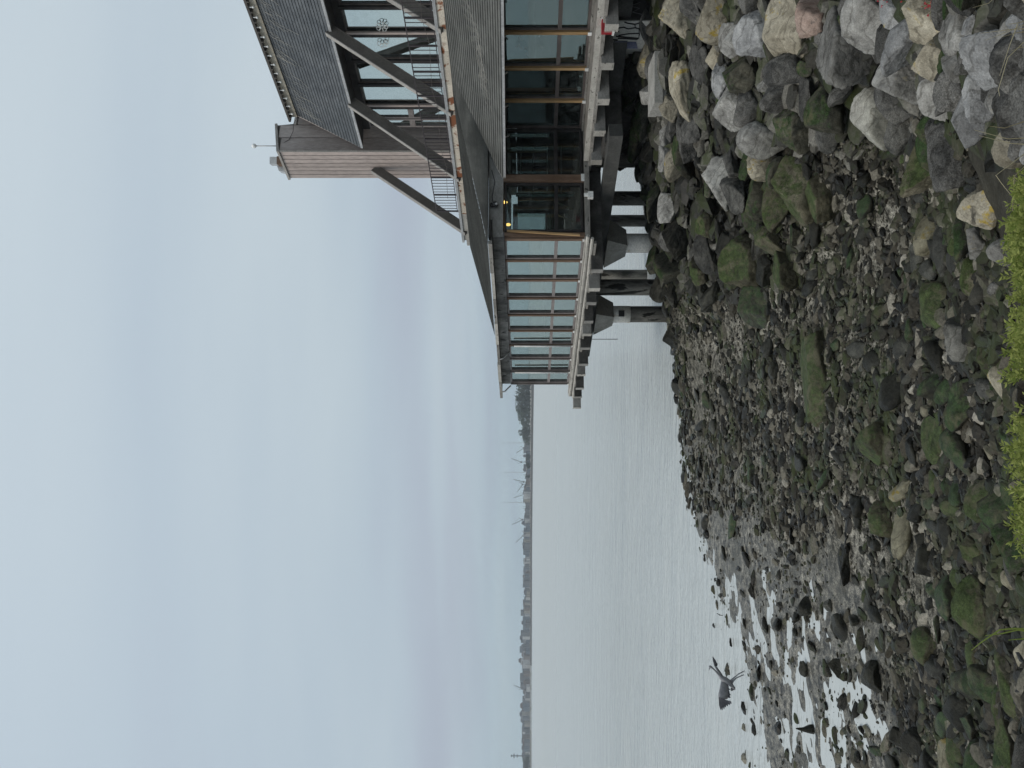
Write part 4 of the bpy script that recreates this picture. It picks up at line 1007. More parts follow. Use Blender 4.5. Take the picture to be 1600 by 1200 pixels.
# ------------------------------------------------------------------ inside the lower floor
def inthing(name, label, cat, c, parts, group=None):
    t_ = thing(name, label, cat, tuple(c), group)
    for nm, mb, mt in parts: mb.build(nm, mt, t_)
    return t_
for y_, x_, lab in ((316, 789, 'lit amber pendant lamp inside the dark corner window, nearer the timber post'), (351, 794, 'lit amber pendant lamp inside the dark corner window, nearer the corner')):
    c = pix(x_, y_, 24.6)
    a = MB(); a.sphere(c, (.05, .05, .085), 10, 7); b = MB(); b.tube([c + UP * .08, c + UP * .16], .03, 8)
    inthing('pendant_lamp', lab, 'lamp', c, (('bulb', a, M_LAMP), ('socket', b, M_BLACK)), 'pendant lamps')
# bare studs and horizontal shelving behind the dark windows
for y_, lab, w in ((212, 'pale wooden stud behind the dark window beside walkway', .07), (236, 'wider pale wooden stud behind the dark window beside walkway', .10)):
    m_ = MB(); m_.box(pix(822, y_, 24.4), (w, .07, 1.30)); tag(rebase(m_.build('wall_stud', M_STRAW), pix(857, y_, 24.4)), lab, 'stud')
sh = thing('shelf_rack', 'dark metal shelf rack with blue cloth inside the corner window', 'shelf', tuple(Q(19.0, 21.5, FLR)))
for z_ in (-1.2, -.7, -.2, .25):
    m_ = MB(); m_.box(Q(19.0, 21.5, z_), (1.7, .4, .03), (Vector((1, 0, 0)), Vector((0, 1, 0)), UP)); m_.build('shelf', M_GALV, sh)
for a in (-.85, .85):
    m_ = MB(); m_.box(Q(19.0, 21.5, -.62) + Vector((a, 0, 0)), (.05, .4, 2.1)); m_.build('upright', M_BLACK, sh)
m_ = MB(); m_.box(Q(19.0, 21.5, -.42) + Vector((-.3, -.05, 0)), (.8, .35, .5)); m_.build('cloth', M_NAVY, sh)
m_ = MB(); m_.box(pix(838, 300, 24.3), (.06, .05, 1.15)); tag(rebase(m_.build('window_pole', M_STRAW), pix(890, 300, 24.3)), 'pale upright pole inside the corner window beside the old timber post', 'pole')
for x_, y_, L_, lab in ((886, 325, .85, 'long pale broom handle leaning inside the lower corner pane'), (889, 345, .45, 'short pale handle leaning inside the lower corner pane')):
    m_ = MB(); m_.bar(pix(x_ - 20, y_ - 10, 24.2), pix(x_ + 8, y_ + 2, 24.2), .05, .04); tag(rebase(m_.build('broom_handle', M_STRAW), pix(x_ + 8, y_, 24.2)), lab, 'handle')
bbox(20.6, 20.7, 20.6, 25.9, -1.7, 0.42).build('added_blocker_panel', M_BEAMD, BL)  # dark panel added to block the bright rear openings behind the corner windows
# white drawings on the upper panes and scratches on the walkway pane
def on_plane(x, y, i):
    r = (600 - y) / F; return pix(x, y, i / (0.899 * r + 0.438))
for cx, cy_, n_ in ((597, 42, 7), (598, 66, 4)):
    dm = MB()
    for q in range(n_):
        an = q * 6.283 / 7; ex, ey = cx + 6 * math.cos(an), cy_ + 5 * math.sin(an)
        dm.tube([on_plane(ex + 3.2 * math.cos(w_), ey + 3.0 * math.sin(w_), 23.52) for w_ in np.linspace(0, 6.283, 9)], .012, 4, False)
    dm.build('window_drawing', M_PAPER, BL)
dm = MB(); rs = random.Random(4)
for q in range(9):
    x_, y_ = rs.uniform(806, 846), rs.uniform(54, 86); pts = []
    for j in range(5): pts.append(on_plane(x_, y_, 17.56)); x_ += rs.uniform(-5, 6); y_ += rs.uniform(-4, 4)
    dm.tube(pts, .004, 4, False)
dm.build('pane_scratches', M_PAPER, BL)
# dining furniture silhouettes and light blinds further in
for k, (i_, t_, w_, z0, z1) in enumerate(((21.8, 13.8, .9, -1.0, .45), (21.6, 15.6, .9, -1.3, -.5), (21.9, 17.2, .8, -.8, .3), (21.2, 19.2, .7, -.6, .2), (21.4, 12.2, .9, -1.2, .4))):
    bl = bbox(i_, i_ + .03, t_ - w_ / 2, t_ + w_ / 2, z0, z1).build('wall_panel', M_BLIND)
    tag(rebase(bl, Q(i_, t_, z0)), ['tall pale green panel inside the walkway window at the frame edge', 'low pale panel inside the second walkway window', 'pale panel inside the third walkway window', 'small pale panel inside the fourth walkway window', 'pale green panel deepest inside the first walkway window'][k], 'panel', 'pale panels inside')

# ------------------------------------------------------------------ concrete under the walkway
ab = thing('graffiti_abutment', 'concrete abutment with painted black stone outlines under the walkway', 'abutment', tuple(pix(1012, 45, 20.4)))
A_, B_, C_p = pix(1012, 76, 20.9), pix(1014, 33, 19.9), pix(1015, -60, 20.6)
zt = E - 2.02; zb = E - 3.6
def vert(p, z): return Vector((p.x, p.y, z))
Dp = C_p + Vector((2.0, 3.5, 0)); Ep = A_ + Vector((1.2, 3.5, 0))
m_ = MB(); m_.prism([vert(p, zb) for p in (A_, B_, C_p, Dp, Ep)], (0, 0, zt - zb)); m_.build('wall', M_CONCP, ab)
fd = (A_ - B_); fd.z = 0; fl = fd.length; fd.normalize(); fn = Vector((-fd.y, fd.x, 0)); fn = fn if fn.y < 0 else -fn
def face_pt(u, v, off=0.012): return vert(B_, 0) + fd * (u * fl) + UP * (zb + .30 + v * (zt - zb - .30)) + fn * off
def strokes(name, lines, w, material, par, f=face_pt):
    for ln in lines:
        mb = MB(); pts = [f(u, v) for u, v in ln]
        mb.tube(pts, w, 5, True); mb.build(name, material, par)
strokes('paint_outline', [[(.02, .62), (.06, .55), (.10, .40), (.06, .33), (.02, .30)], [(.10, .40), (.22, .38), (.26, .52), (.20, .62), (.25, .80)],
    [(.22, .38), (.25, .30), (.42, .28), (.44, .50), (.50, .70)], [(.42, .28), (.44, .27), (.60, .27), (.56, .55), (.52, .75)],
    [(.60, .27), (.64, .30), (.62, .50), (.60, .70), (.66, .70), (.64, .9)], [(.08, .72), (.14, .82), (.10, .95)], [(.30, .78), (.36, .70), (.40, .82)]], .018, M_PAINT, ab)
m_ = MB(); m_.prism([face_pt(.74, .30, .004), face_pt(.99, .24, .004), face_pt(.99, .95, .004), face_pt(.80, .98, .004), face_pt(.72, .70, .004)], fn * .006); m_.build('blue_paint', M_PAINTB, ab)
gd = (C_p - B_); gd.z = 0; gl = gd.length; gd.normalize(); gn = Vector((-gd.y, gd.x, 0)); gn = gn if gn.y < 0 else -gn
m_ = MB(); m_.prism([vert(B_, zb + .05) + gd * .03 + gn * .004, vert(C_p, zb + .05) + gn * .004, vert(C_p, zt - .04) + gn * .004, vert(B_, zt - .04) + gd * .03 + gn * .004], gn * .006); m_.build('shade_sheet', M_CONCD, ab)  # dark sheet over this face stands for the shade beneath the deck
def face2(u, v, off=0.014): return vert(B_, 0) + gd * (u * gl) + UP * (zb + .3 + v * (zt - zb - .30)) + gn * off
strokes('paint_line', [[(.10, .25), (.14, .45), (.20, .30), (.24, .50), (.30, .28)], [(.16, .55), (.22, .62), (.30, .60), (.34, .72)], [(.08, .70), (.20, .78), (.28, .70)], [(.34, .35), (.42, .20), (.44, .50)]], .008, M_PAINTG, ab, face2)
# red and white box under the deck edge
bc = pix(948, 42, 18.9); rb = thing('red_sign_box', 'small white framed box with a red face under the walkway edge', 'box', tuple(bc))
m_ = MB(); m_.box(bc, (.30, .18, .26)); m_.build('red_face', M_RED, rb)
m_ = MB(); m_.box(bc - UP * .16, (.34, .22, .05)); m_.box(bc + Vector((.17, 0, -.01)), (.035, .22, .30)); m_.build('white_frame', M_WHITE, rb)
# low slab and second beam end
lb = pix(1026, 120, 18.6)
m_ = MB(); m_.box(lb + Vector((0, .5, -.05)), (1.25, 1.0, .20)); m_.box(lb + Vector((-.4, .5, -.28)), (.45, .9, .26)); tag(rebase(m_.build('concrete_slab', M_CONC), lb - UP * .3), 'pale low concrete slab on the rocks under the walkway', 'slab')
bb = pix(957, 212, 21.9); cb = thing('concrete_beam', 'grey concrete beam with dark lettering in the shade under the walkway', 'beam', tuple(bb))
m_ = MB(); m_.box(bb + Vector((.75, .6, -.02)), (2.2, 0.9, .50), (Vector((.97, .22, 0)), Vector((-.22, .97, 0)), UP)); m_.build('beam', M_BEAMD, cb)

# ------------------------------------------------------------------ far shore
M_FTREE = weathered('far_foliage', (0.030, 0.042, 0.024), (0.060, 0.078, 0.044), 0.08, 0.6, 0.9, 0.1)
M_FWALL = [plain('far_wall_%s' % n, c, 0.8) for n, c in (('white', (.50, .50, .49)), ('grey', (.16, .17, .18)), ('brown', (.20, .17, .15)), ('blue', (.14, .17, .20)), ('cream', (.34, .32, .28)))]
M_FROOF = [plain('far_roof_%s' % n, c, 0.85) for n, c in (('dark', (.07, .07, .075)), ('grey', (.16, .16, .165)), ('brown', (.12, .09, .075)))]
M_FSTEEL = plain('far_steel', (.07, .075, .08), 0.6)
M_FMAST = plain('far_mast', (.42, .43, .44), 0.5)
M_FSTONE = plain('far_stone', (.075, .075, .072), 0.9)
M_FSAND = plain('far_bank', (.24, .23, .20), 0.9)
def fp(x, y, Y): return pix(x, y, Y)
def at_base(y, Y, z=1.5): return Vector(((600 - y) / F * Y, Y, z))
mpx = lambda n, Y: n * Y / F
# low land and breakwater: closer on the right, receding to the left
SH = [(-200, 420), (300, 560), (590, 760), (700, 900), (860, 1080), (1060, 1150), (1280, 1180), (2200, 1600)]
def shY(y): return float(np.interp(y, [a for a, _ in SH], [b for _, b in SH]))
lm = MB(); yy = list(range(-200, 2201, 25))
for a, b in zip(yy[:-1], yy[1:]):
    pa, pb = at_base(a, shY(a), 0), at_base(b, shY(b), 0); ba, bb2 = at_base(a, shY(a) + 500, 0), at_base(b, shY(b) + 500, 0)
    lm.quad(pa - UP, pb - UP, pb + UP * 2.2, pa + UP * 2.2); lm.quad(pa + UP * 2.2, pb + UP * 2.2, bb2 + UP * 2.6, ba + UP * 2.6)
struct(lm.build('far_land', M_FSAND), label='low far shore across the bay', cat='land')
bw = MB()
for k, a in enumerate(range(590, 1040, 3)):
    Y = shY(a) - 70; p = at_base(a, Y, 0); h = 2.3 + RND.uniform(-.4, .4)
    w = mpx(3.2, Y)
    bw.hexa([p + Vector((-w * .6, -5, -1)), p + Vector((w * .6, -5, -1)), p + Vector((w * .6, 5, -1)), p + Vector((-w * .6, 5, -1))],
            [p + Vector((-w * .5, -1.5, h)), p + Vector((w * .5, -1.5, h)), p + Vector((w * .5, 1.5, h)), p + Vector((-w * .5, 1.5, h))])
tag(struct(bw.build('breakwater', M_FSTONE), 'structure'), 'long dark rock breakwater along the far shore waterline', 'breakwater')
# trees
def far_tree(y, Y, hpx, wpx, lab, grp):
    b = at_base(y, Y, 2.0); H = mpx(hpx, Y); Wd = mpx(wpx, Y)
    t_ = thing('shore_tree', lab, 'tree', tuple(b), grp)
    m = MB(); m.tube([b, b + UP * H * .5, b + UP * H * .8], [.05 * H, .035 * H, .01 * H], 6)
    for s in (-1, 1): m.tube([b + UP * H * .4, b + UP * H * .62 + Vector((s * Wd * .25, 0, 0))], [.02 * H, .008 * H], 5)
    m.build('trunk', M_FTREE, t_)
    cr = MB(); lumps = [(RND.uniform(-.30, .30) * Wd, RND.uniform(-.3, .3) * Wd, H * RND.uniform(.12, .85), RND.uniform(.18, .32)) for _ in range(13)] + [(0, 0, H * .6, .34)]
    for lx, ly, lz, lr in lumps:
        for _ in range(46):
            v = Vector((RND.gauss(0, 1), RND.gauss(0, 1), RND.gauss(0, 1))).normalized() * (RND.random() ** .35)
            c = b + Vector((lx + v.x * lr * Wd, ly + v.y * lr * Wd, max(.08 * H, min(H, lz + v.z * lr * H * .8))))
            s = RND.uniform(.028, .06) * H; a = Vector((RND.gauss(0, 1), RND.gauss(0, 1), RND.gauss(0, 1))).normalized(); q = a.orthogonal().normalized(); r2 = a.cross(q)
            cr.add([c + q * s, c + r2 * s * .8, c - q * s * .9, c - r2 * s], [(0, 1, 2, 3)])
    cr.build('crown', M_FTREE, t_)
y = 560; k = 0
while y < 692:
    hp = 22 - (y - 600) * 0.09 + RND.uniform(-4, 4); wp = RND.uniform(14, 22)
    if y > 640: hp = max(9, hp)
    far_tree(y, 790 + (y - 560) * 1.0 + RND.uniform(-20, 40), hp + 2, wp, 'broad dark green tree in the row on the far shore beside building', 'trees on the far shore')
    y += RND.uniform(5, 9); k += 1
for y in (712, 716, 725, 729, 745): far_tree(y, 930, RND.uniform(7, 10), RND.uniform(7, 11), 'small round dark tree on the far shore left of the tree row', 'small far trees')
for y in (1183, 1190, 1197, 1206, 1216): far_tree(y, 1150, RND.uniform(9, 13), RND.uniform(14, 20), 'low bushy tree below the far radar mast', 'far trees by the mast')
# houses and sheds
LM = [(650, 'far tree row'), (700, 'folded jib crane'), (722, 'crane over pale sheds'), (755, 'white shed cranes'), (785, 'leftmost radio mast'), (812, 'lone long jib crane'), (837, 'crane pair'), (900, 'dense yacht masts'),
      (960, 'tallest far blocks'), (1035, 'breakwater end'), (1076, 'left sheds crane'), (1125, 'last far sheds'), (1181, 'radar mast')]
y = 690; k = 0; FUSE = {}
while y < 1215:
    Y = shY(y) + RND.uniform(20, 300); wp = RND.uniform(3.0, 8.0); hp = RND.uniform(5.0, 10.0)
    if 930 < y < 1160: hp += RND.uniform(0, 5)
    b = at_base(y, Y, 2.4); Wd, H, D = mpx(wp, Y), mpx(hp, Y), 14
    ci = RND.choice((0, 1, 1, 1, 2, 3, 3, 4)); gab = RND.random() < .45
    lm_ = min(LM, key=lambda q: abs(q[0] - y))[1]
    lab = '%s %s %s hazy far building near the %s' % ('tall' if hp > 9 else 'low', 'narrow' if wp < 5 else 'wide', ('white', 'grey', 'brown', 'bluish', 'cream')[ci] + (' gabled' if gab else ' flat roofed'), lm_)
    t_ = thing('shore_building', lab, 'building', tuple(b), 'buildings along the far shore')
    m = MB(); m.box(b + UP * H / 2, (Wd, D, H)); m.build('wall', M_FWALL[ci], t_)
    r = MB()
    if gab:
        rh = H * RND.uniform(.15, .3); r.prism([b + Vector((-Wd / 2 - .4, -D / 2 - .4, H)), b + Vector((Wd / 2 + .4, -D / 2 - .4, H)), b + Vector((0, -D / 2 - .4, H + rh))], (0, D + .8, 0))
    else: r.box(b + UP * (H + .4), (Wd * 1.02, D * 1.02, .8))
    r.build('roof', M_FROOF[RND.randrange(3)], t_)
    y += wp * RND.uniform(.4, .8); k += 1
# cranes
def crane(y, base_h, jib, lab, Y=None):
    """base_h: mast height in px, jib: (dy, dx up) end of the jib relative to the mast top, px"""
    Y = Y or shY(y) + 120; b = at_base(y, Y, 2.4); t_ = thing('harbour_crane', lab, 'crane', tuple(b), 'harbour cranes on the far shore')
    H = mpx(base_h - 4, Y); s = mpx(0.8, Y)
    m = MB()
    for dx in (-1.1, 1.1): m.bar(b + Vector((dx * s, 0, 0)), b + Vector((dx * s * .5, 0, H)), s * .45, s * .45)
    for q in range(4): m.bar(b + Vector((-1.0 * s, 0, H * q / 4)), b + Vector((.8 * s, 0, H * (q + 1) / 4)), s * .3, s * .3)
    m.build('mast', M_FSTEEL, t_)
    top = b + UP * H; e = top + Vector((-mpx(jib[0], Y), 0, mpx(jib[1], Y)))
    m = MB(); dv = (e - top); n_ = Vector((-dv.z, 0, dv.x)).normalized() * s * .7
    m.bar(top - n_, e, s * .45, s * .45); m.bar(top + n_, e, s * .45, s * .45)
    for q in range(5): m.bar(top - n_ + dv * q / 6, top + n_ + dv * (q + 1) / 6, s * .25, s * .25)
    m.build('jib', M_FSTEEL, t_)
    m = MB(); m.box(top, (s * 3.4, s * 2.4, s * 2.6)); m.bar(top, top + Vector((mpx(jib[0], Y) * .35, 0, mpx(5, Y))), s * .6, s * .6); m.bar(top + Vector((mpx(jib[0], Y) * .35, 0, mpx(5, Y))), e, s * .22, s * .22); m.build('cab', M_FROOF[1], t_)
crane(632, 12, (-15, 18), 'thin crane rising behind the far trees, nearest the building')
crane(676, 10, (-4, 12), 'short crane standing at the left end of the tree row')
crane(700, 14, (8, 12), 'crane with a folded jib just left of the tree row')
crane(722, 18, (-6, 16), 'crane with jib pointing towards the building above pale sheds')
crane(753, 14, (-4, 16), 'steep jibbed crane next to the white shed, right one')
crane(757, 16, (12, 8), 'crane with a low jib next to the white shed, middle one')
crane(772, 12, (6, 18), 'crane with a jib leaning left of the white shed')
crane(812, 16, (8, 16), 'lone crane with long sloping jib in mid far shore')
crane(834, 12, (14, 14), 'left crane of the pair over the row of masts')
crane(840, 12, (12, 4), 'right crane of the pair over the row of masts')
crane(1076, 16, (-6, 14), 'crane over the white sheds on the left far shore')
ws = at_base(774, 1010, 2.4); m_ = MB(); m_.box(ws + UP * mpx(7, 1010), (mpx(8, 1010), 20, mpx(6, 1010)))
m_.box(ws + UP * mpx(2, 1010), (mpx(7, 1010), 18, mpx(4, 1010))); tag(rebase(m_.build('white_shed', M_FWALL[0]), ws), 'small bright white shed among the far cranes', 'shed')
# tall guyed masts and yacht masts
for y, h, lab in ((692, 46, 'tall thin radio mast nearest the tree row'), (738, 46, 'tall thin radio mast among the cranes, middle one'), (785, 46, 'tall thin radio mast left of the cranes')):
    b = at_base(y, 1250, 2.4); m_ = MB(); m_.tube([b, b + UP * mpx(h, 1250)], [.45, .2], 6); m_.box(b + UP * 2, (4, 4, 4)); tag(rebase(m_.build('radio_mast', M_FMAST), b), lab, 'mast', 'radio masts')
y = 742
while y < 1150:
    Y = shY(y) - 30; b = at_base(y, Y, .6); H = mpx(RND.uniform(9, 17), Y)
    t_ = thing('moored_yacht', 'tiny moored yacht with a bare mast along the far shore', 'yacht', tuple(b), 'moored yachts on the far shore')
    m = MB(); L_ = RND.uniform(8, 13); m.hexa([b + Vector(q) for q in ((-L_ * .38, -1.2, -.7), (L_ * .4, -1.2, -.7), (L_ * .4, 1.2, -.7), (-L_ * .38, 1.2, -.7))], [b + Vector(q) for q in ((-L_ / 2, -1.8, 1.1), (L_ * .46, -1.8, 1), (L_ * .46, 1.8, 1), (-L_ / 2, 1.8, 1.1))]); m.build('hull', M_FWALL[0], t_)
    m = MB(); m.tube([b + UP * .8, b + UP * H], [.30, .2], 5); m.build('mast', M_FSTEEL, t_)
    y += RND.choice((3, 4, 5, 6, 8)) if y < 930 else RND.choice((8, 12, 18))
b = at_base(1181, 1120, 2.4); t_ = thing('radar_mast', 'mast with scanner platforms above bushes at the left frame edge', 'mast', tuple(b))
m_ = MB(); m_.tube([b, b + UP * mpx(29, 1120)], [1.0, .6], 6); m_.build('mast', M_FSTEEL, t_)
for h, w in ((20, 4), (25, 6), (29, 3)):
    m_ = MB(); m_.box(b + UP * mpx(h, 1120), (mpx(w, 1120), 2, mpx(1.6, 1120))); m_.build('scanner', M_FSTEEL, t_)

# ------------------------------------------------------------------ heron in flight
M_HERON = weathered('heron_plumage', (0.20, 0.205, 0.22), (0.33, 0.33, 0.345), 6, 60, 0.8, 0.2)
M_HDARK = weathered('heron_flight_feathers', (0.075, 0.078, 0.09), (0.15, 0.15, 0.165), 6, 60, 0.8, 0.2)
HY = 18.6; hs = HY / F; hc = pix(1136, 1062, HY)
def hp_(x, y, dy=0.0): return pix(x, y, HY) + Vector((0, dy, 0))
heron = thing('heron', 'grey heron flying low over the water with legs dangling', 'bird', tuple(hc))
m_ = MB()
m_.tube([hp_(1149, 1078, .02), hp_(1145, 1073, .02), hp_(1140, 1067), hp_(1134, 1063), hp_(1129, 1060, -.02), hp_(1126, 1058, -.03), hp_(1123, 1054, -.05), hp_(1119, 1049.5, -.05), hp_(1115, 1045, -.05), hp_(1111, 1041.5, -.05), hp_(1109.3, 1040.6, -.05), hp_(1107.2, 1039.8, -.05), hp_(1111, 1043.0, -.06)][:12],
        [.012, .040, .068, .075, .066, .048, .028, .022, .020, .024, .032, .022], 12)
m_.tube([hp_(1109.0, 1040.0, -.05), hp_(1106.5, 1047.5, -.06)], [.020, .003], 7)      # bill
# the neck is an S: shift handled by the points above; legs
m_.tube([hp_(1141, 1066), hp_(1143, 1062), hp_(1151, 1055.5), hp_(1154, 1053), hp_(1161, 1049.5)], [.035, .022, .014, .014, .013], 6)
m_.tube([hp_(1143, 1067), hp_(1146, 1063.5), hp_(1151, 1059), hp_(1157, 1056.5), hp_(1160, 1055)], [.035, .022, .014, .014, .013], 6)
for a, b2 in (((1161, 1049.5), (1163.5, 1047)), ((1161, 1049.5), (1164, 1049.5)), ((1160, 1055), (1162.5, 1053)), ((1160, 1055), (1163, 1055.5))): m_.tube([hp_(*a), hp_(*b2)], [.008, .004], 5)
m_.build('body', M_HERON, heron, True)
def wing(lead, trail, dyl, dyt, name='wing'):
    n = len(lead); top = [hp_(x, y, d) for (x, y), d in zip(lead, dyl)]; bot = [hp_(x, y, d) for (x, y), d in zip(trail, dyt)]
    m = MB(); vs = []; S = 5
    for a, b in zip(top, bot):
        for s in range(S + 1):
            f = s / S; p = a + (b - a) * f + Vector((0, -.05 * math.sin(f * math.pi), 0)); vs.append(p)
    fr = len(vs); vs2 = vs + [p + Vector((0, .014, 0)) for p in vs]; fs = []
    for i in range(n - 1):
        for s in range(S):
            q = i * (S + 1) + s; fs.append((q, q + 1, q + S + 2, q + S + 1)); q += fr; fs.append((q, q + S + 1, q + S + 2, q + 1))
    for i in range(n - 1):
        for s in (0, S): q = i * (S + 1) + s; fs.append((q, q + S + 1, q + S + 1 + fr, q + fr))
    for i in (0, n - 1):
        for s in range(S): q = i * (S + 1) + s; fs.append((q, q + 1, q + 1 + fr, q + fr))
    m.add(vs2, fs); w = m.build(name, M_HERON, heron, True)
    return w
lw = wing([(1128, 1060), (1124, 1069), (1119, 1080), (1118.5, 1085)], [(1138, 1071), (1138, 1076), (1137, 1081), (1134, 1087)], [0, -.10, -.22, -.26], [0, -.06, -.14, -.18])
rw_ = wing([(1126, 1058), (1122, 1052), (1119.5, 1046)], [(1133, 1061), (1129, 1054), (1123, 1046)], [0, .10, .2], [0, .12, .22])
def feathers(par, roots, tips, dys, w):
    for (a, b), d in zip(zip(roots, tips), dys):
        m = MB(); A, B = hp_(*a, d), hp_(*b, d * 1.15); dv = (B - A); sdv = Vector((-dv.z, 0, dv.x)).normalized() * w
        M_ = A + dv * .65
        m.prism([A - sdv * .6, M_ - sdv, B - sdv * .25, B + sdv * .25, M_ + sdv, A + sdv * .6], (0, .008, 0)); m.build('feather', M_HDARK, par)
feathers(lw, [(1120 + k * 2.2, 1083 + .6 * k) for k in range(7)], [(1121.5, 1101), (1123.5, 1101), (1126, 1099), (1128, 1096), (1131, 1094), (1134, 1091.5), (1136.5, 1089)], [-.26 - .012 * k for k in range(7)], .030)
feathers(lw, [(1132, 1071 + 2.5 * k) for k in range(5)], [(1138 + (k % 2), 1072 + 3.3 * k) for k in range(5)], [-.05 - .03 * k for k in range(5)], .032)
feathers(rw_, [(1120.5 + .8 * k, 1046.5) for k in range(5)], [(1117.5, 1031), (1119.5, 1033.5), (1121.5, 1036.5), (1123, 1040), (1124.5, 1042)], [.2 + .01 * k for k in range(5)], .022)
feathers(heron, [(1145, 1073)] * 4, [(1147.5, 1079), (1149.5, 1077), (1142.5, 1080), (1145, 1080)], [.02, .03, .01, .02], .030)

# ------------------------------------------------------------------ small things on the flat
b0 = pix(1268, 1139, 15.0); b0.z = float(ground(np.array([b0.x]), np.array([b0.y]))[0])
b0 = Vector((*hit(1272, 1139)[:2], 0)); b0.z = float(ground(np.array([b0.x]), np.array([b0.y]))[0])
s_ = b0.y / F
m_ = MB(); n_ = 7
m_.tube([b0 - UP * .05, b0 + UP * 6 * s_, b0 + UP * 16 * s_ + Vector((-.01, 0, 0)), b0 + UP * 28 * s_ + Vector((.01, 0, 0))], [8 * s_, 7 * s_, 3.6 * s_, 1.0 * s_], n_)
tag(rebase(m_.build('broken_stake', R_WET), b0), 'dark pointed broken stake standing in the puddles', 'stake')
for x, y, lab in ((1131, 962, 'thin dark stick standing in the shallow water'),):
    b_ = Vector((*hit(x, y)[:2], 0)); m_ = MB(); m_.tube([b_ - UP * .1, b_ + UP * .10 + Vector((.02, 0, 0))], .012, 5); m_.tube([b_ + UP * .06 + Vector((.02, 0, 0)), b_ + UP * .16 + Vector((.06, .02, 0))], .01, 5); tag(rebase(m_.build('stick', R_WET), b_), lab, 'stick')

# ------------------------------------------------------------------ plants on the bank top
def leafmat(name, a, b, trans=0.35):
    mm, g = mat(name); ri = g.n('ShaderNodeNewGeometry').outputs['Random Per Island']
    c = g.mix(ri, a, b); d = g.n('ShaderNodeBsdfPrincipled'); g.put(d.inputs['Base Color'], c); g.put(d.inputs['Roughness'], .6); g.put(d.inputs['Specular IOR Level'], .25)
    t2 = g.n('ShaderNodeBsdfTranslucent'); g.put(t2.inputs[0], c); mx = g.n('ShaderNodeMixShader'); mx.inputs[0].default_value = trans
    g.L.new(d.outputs[0], mx.inputs[1]); g.L.new(t2.outputs[0], mx.inputs[2]); o = g.n('ShaderNodeOutputMaterial'); g.L.new(mx.outputs[0], o.inputs[0]); return mm
M_FERN = leafmat('feathery_leaf', (0.115, 0.160, 0.024, 1), (0.33, 0.365, 0.105, 1))
M_BLADE = leafmat('grass_blade', (0.22, 0.30, 0.05, 1), (0.36, 0.42, 0.12, 1))
M_DRY = leafmat('dry_grass', (0.34, 0.29, 0.17, 1), (0.50, 0.45, 0.30, 1), 0.2)
M_FLOWER = leafmat('red_petals', (0.36, 0.012, 0.030, 1), (0.50, 0.03, 0.06, 1), 0.2)
def feathery(mb, base, h, spread, rnd):
    """one bushy stem with whorls of fine leaflets"""
    tip = base + Vector((rnd.uniform(-spread, spread), rnd.uniform(-.2, 1.0) * spread, h))
    top = min(1.0, .26 / h); n = int(h * top / .010)
    mb.tube([base, (base + tip) / 2 + Vector((0, .01, .01)), tip], [.0022, .0016, .0008], 3, False)
    for k in range(n):
        f = 1 - top + top * (.15 + .85 * k / n); c = base + (tip - base) * f
        for q in range(3):
            a = rnd.uniform(0, 6.28); L = rnd.uniform(.014, .042) * (1.15 - k / n * .5); d = Vector((math.cos(a), math.sin(a), rnd.uniform(.2, 1.0))).normalized()
            s = d.orthogonal().normalized() * L * .13; e = c + d * L
            mb.add([c - s, c + d * L * .55 + s * 1.1, e, c + d * L * .5 - s * 1.3], [(0, 1, 2, 3)])
PATCH = [(292, 450, 1579, 'bright green feathery plants in the right clump on the bank top'), (464, 640, 1586, 'bright green feathery plants in the middle clump on the bank top'), (640, 842, 1590, 'bright green feathery plants in the left clump on the bank top')]
for y0, y1, xt, lab in PATCH:
    mb = MB(); rnd = random.Random(y0)
    n = int((y1 - y0) * 1.35)
    for k in range(n):
        yq = rnd.uniform(y0, y1)
        if vnoise(np.array([yq * .035]), np.array([y0 * 1.0]))[0] < -.17: continue
        Y = rnd.uniform(2.35, 2.95)
        edge = min(yq - y0, y1 - yq) / (y1 - y0) * 2
        X = (600 - yq) / F * Y; zt = E - (xt + 12 - 22 * min(1, edge * 2.2) * rnd.uniform(.2, 1) + rnd.uniform(0, 26) - HX) / F * Y
        zg = min(float(ground_smooth(X, Y)), zt - .08); h = zt - zg + .02
        feathery(mb, Vector((X, Y, zg - .02)), h, .09, rnd)
    o = struct(rebase(mb.build('feathery_plants', M_FERN), Vector(((600 - (y0 + y1) / 2) / F * 2.6, 2.6, 3.7))), 'stuff', lab, 'plants')
def stalks(name, lab, cat, items, material, r0=.0022):
    mb = MB()
    for pts in items:
        mb.tube([Vector(p) for p in pts], [r0 * (1 - .7 * i / (len(pts) - 1)) for i in range(len(pts))], 4)
    o = mb.build(name, material); return tag(rebase(o, Vector(items[0][0])), lab, cat)
Yg = 2.9
def ln(Y, *pp): return [pix(x, y, Y) for x, y in pp]
stalks('dry_grass_tuft', 'dry straw stalks crossing grey stones beside the right frame corner', 'grass', [ln(2.9, (1612, 30), (1590, 36), (1575, 38)), ln(2.9, (1612, 44), (1580, 46), (1532, 52)), ln(2.9, (1612, 34), (1578, 48), (1540, 63)),
    ln(2.9, (1610, 48), (1585, 52), (1565, 58)), ln(2.9, (1590, 38), (1578, 70), (1562, 118)), ln(2.9, (1606, 60), (1575, 90), (1560, 140), (1562, 150)), ln(2.9, (1560, -10), (1545, 5), (1520, 12)), ln(2.9, (1612, 72), (1594, 74), (1580, 80))], M_DRY)
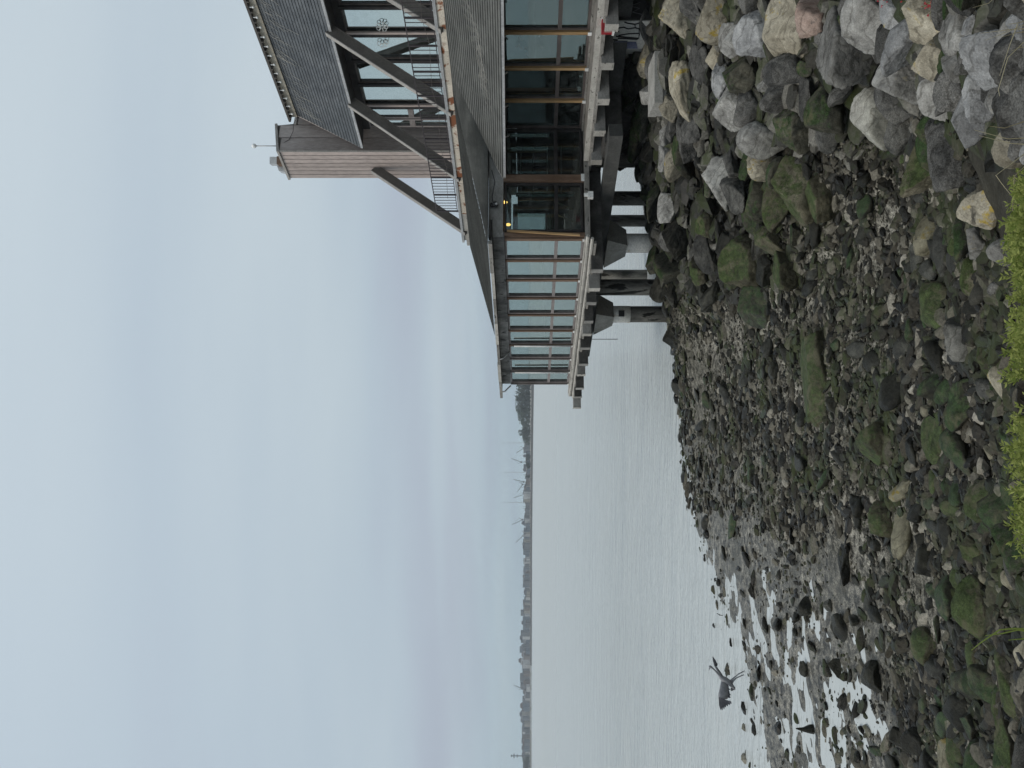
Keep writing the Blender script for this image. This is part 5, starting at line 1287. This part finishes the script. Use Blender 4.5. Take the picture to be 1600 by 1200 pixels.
stalks('dry_grass_tuft', 'dry bent grass stalks above the right clump of green plants', 'grass', [ln(2.8, (1612, 215), (1575, 217), (1522, 203)), ln(2.8, (1610, 226), (1580, 224), (1530, 212)), ln(2.8, (1612, 232), (1588, 250), (1556, 274), (1566, 288), (1600, 330)), ln(2.8, (1600, 190), (1570, 200), (1545, 197)),
    ln(2.8, (1612, 250), (1585, 275), (1582, 330))], M_DRY)
stalks('grass_blades', 'long green grass blades arching over the largest mossy boulder', 'grass', [ln(2.7, (1625, 984), (1585, 982), (1562, 984), (1530, 1006), (1518, 1016)), ln(2.7, (1625, 990), (1590, 984), (1565, 990), (1540, 993)), ln(2.7, (1625, 1000), (1600, 998), (1576, 1000))], M_BLADE, .0042)
# red valerian heads
for k, (x, y, n, lab) in enumerate(((1378, 2, 10, 'red flower cluster over the leaning grey slab'), (1420, 4, 7, 'small red flower cluster on the tan boulder'), (1452, 6, 16, 'largest red flower cluster at the right frame edge'))):
    X, Y, Z = hit(x, y); Y -= .45; c = pix(x, y, Y); t_ = thing('red_flower', lab, 'flower', tuple(c - UP * .15), 'red flowers on the bank')
    rnd = random.Random(k); a = MB(); b_ = MB()
    for q in range(n):
        p = c + Vector((rnd.gauss(0, .022), rnd.gauss(0, .03), rnd.gauss(0, .024)))
        for j in range(4):
            d = Vector((rnd.gauss(0, 1), rnd.gauss(0, 1), rnd.gauss(0, 1))).normalized() * .013; s = d.orthogonal().normalized() * .007
            a.add([p, p + d * .6 + s, p + d, p + d * .6 - s], [(0, 1, 2, 3)])
        b_.tube([p, c - UP * .15 + Vector((.05, .04, 0))], .0018, 3, False)
    a.build('petals', M_FLOWER, t_); b_.build('stem', M_BLADE, t_)

# ------------------------------------------------------------------ haze over the bay
mm, g = mat('haze_air')
pv = g.n('ShaderNodeVolumePrincipled'); g.put(pv.inputs['Color'], (0.86, 0.93, 1.0, 1)); g.put(pv.inputs['Density'], 0.00027); g.put(pv.inputs['Anisotropy'], 0.1)
o_ = g.n('ShaderNodeOutputMaterial'); g.L.new(pv.outputs[0], o_.inputs['Volume'])
hz = MB(); hz.box((0, 1280, 41), (6400, 2700, 88)); struct(hz.build('haze', mm), 'stuff', 'pale blue haze over the bay', 'haze')
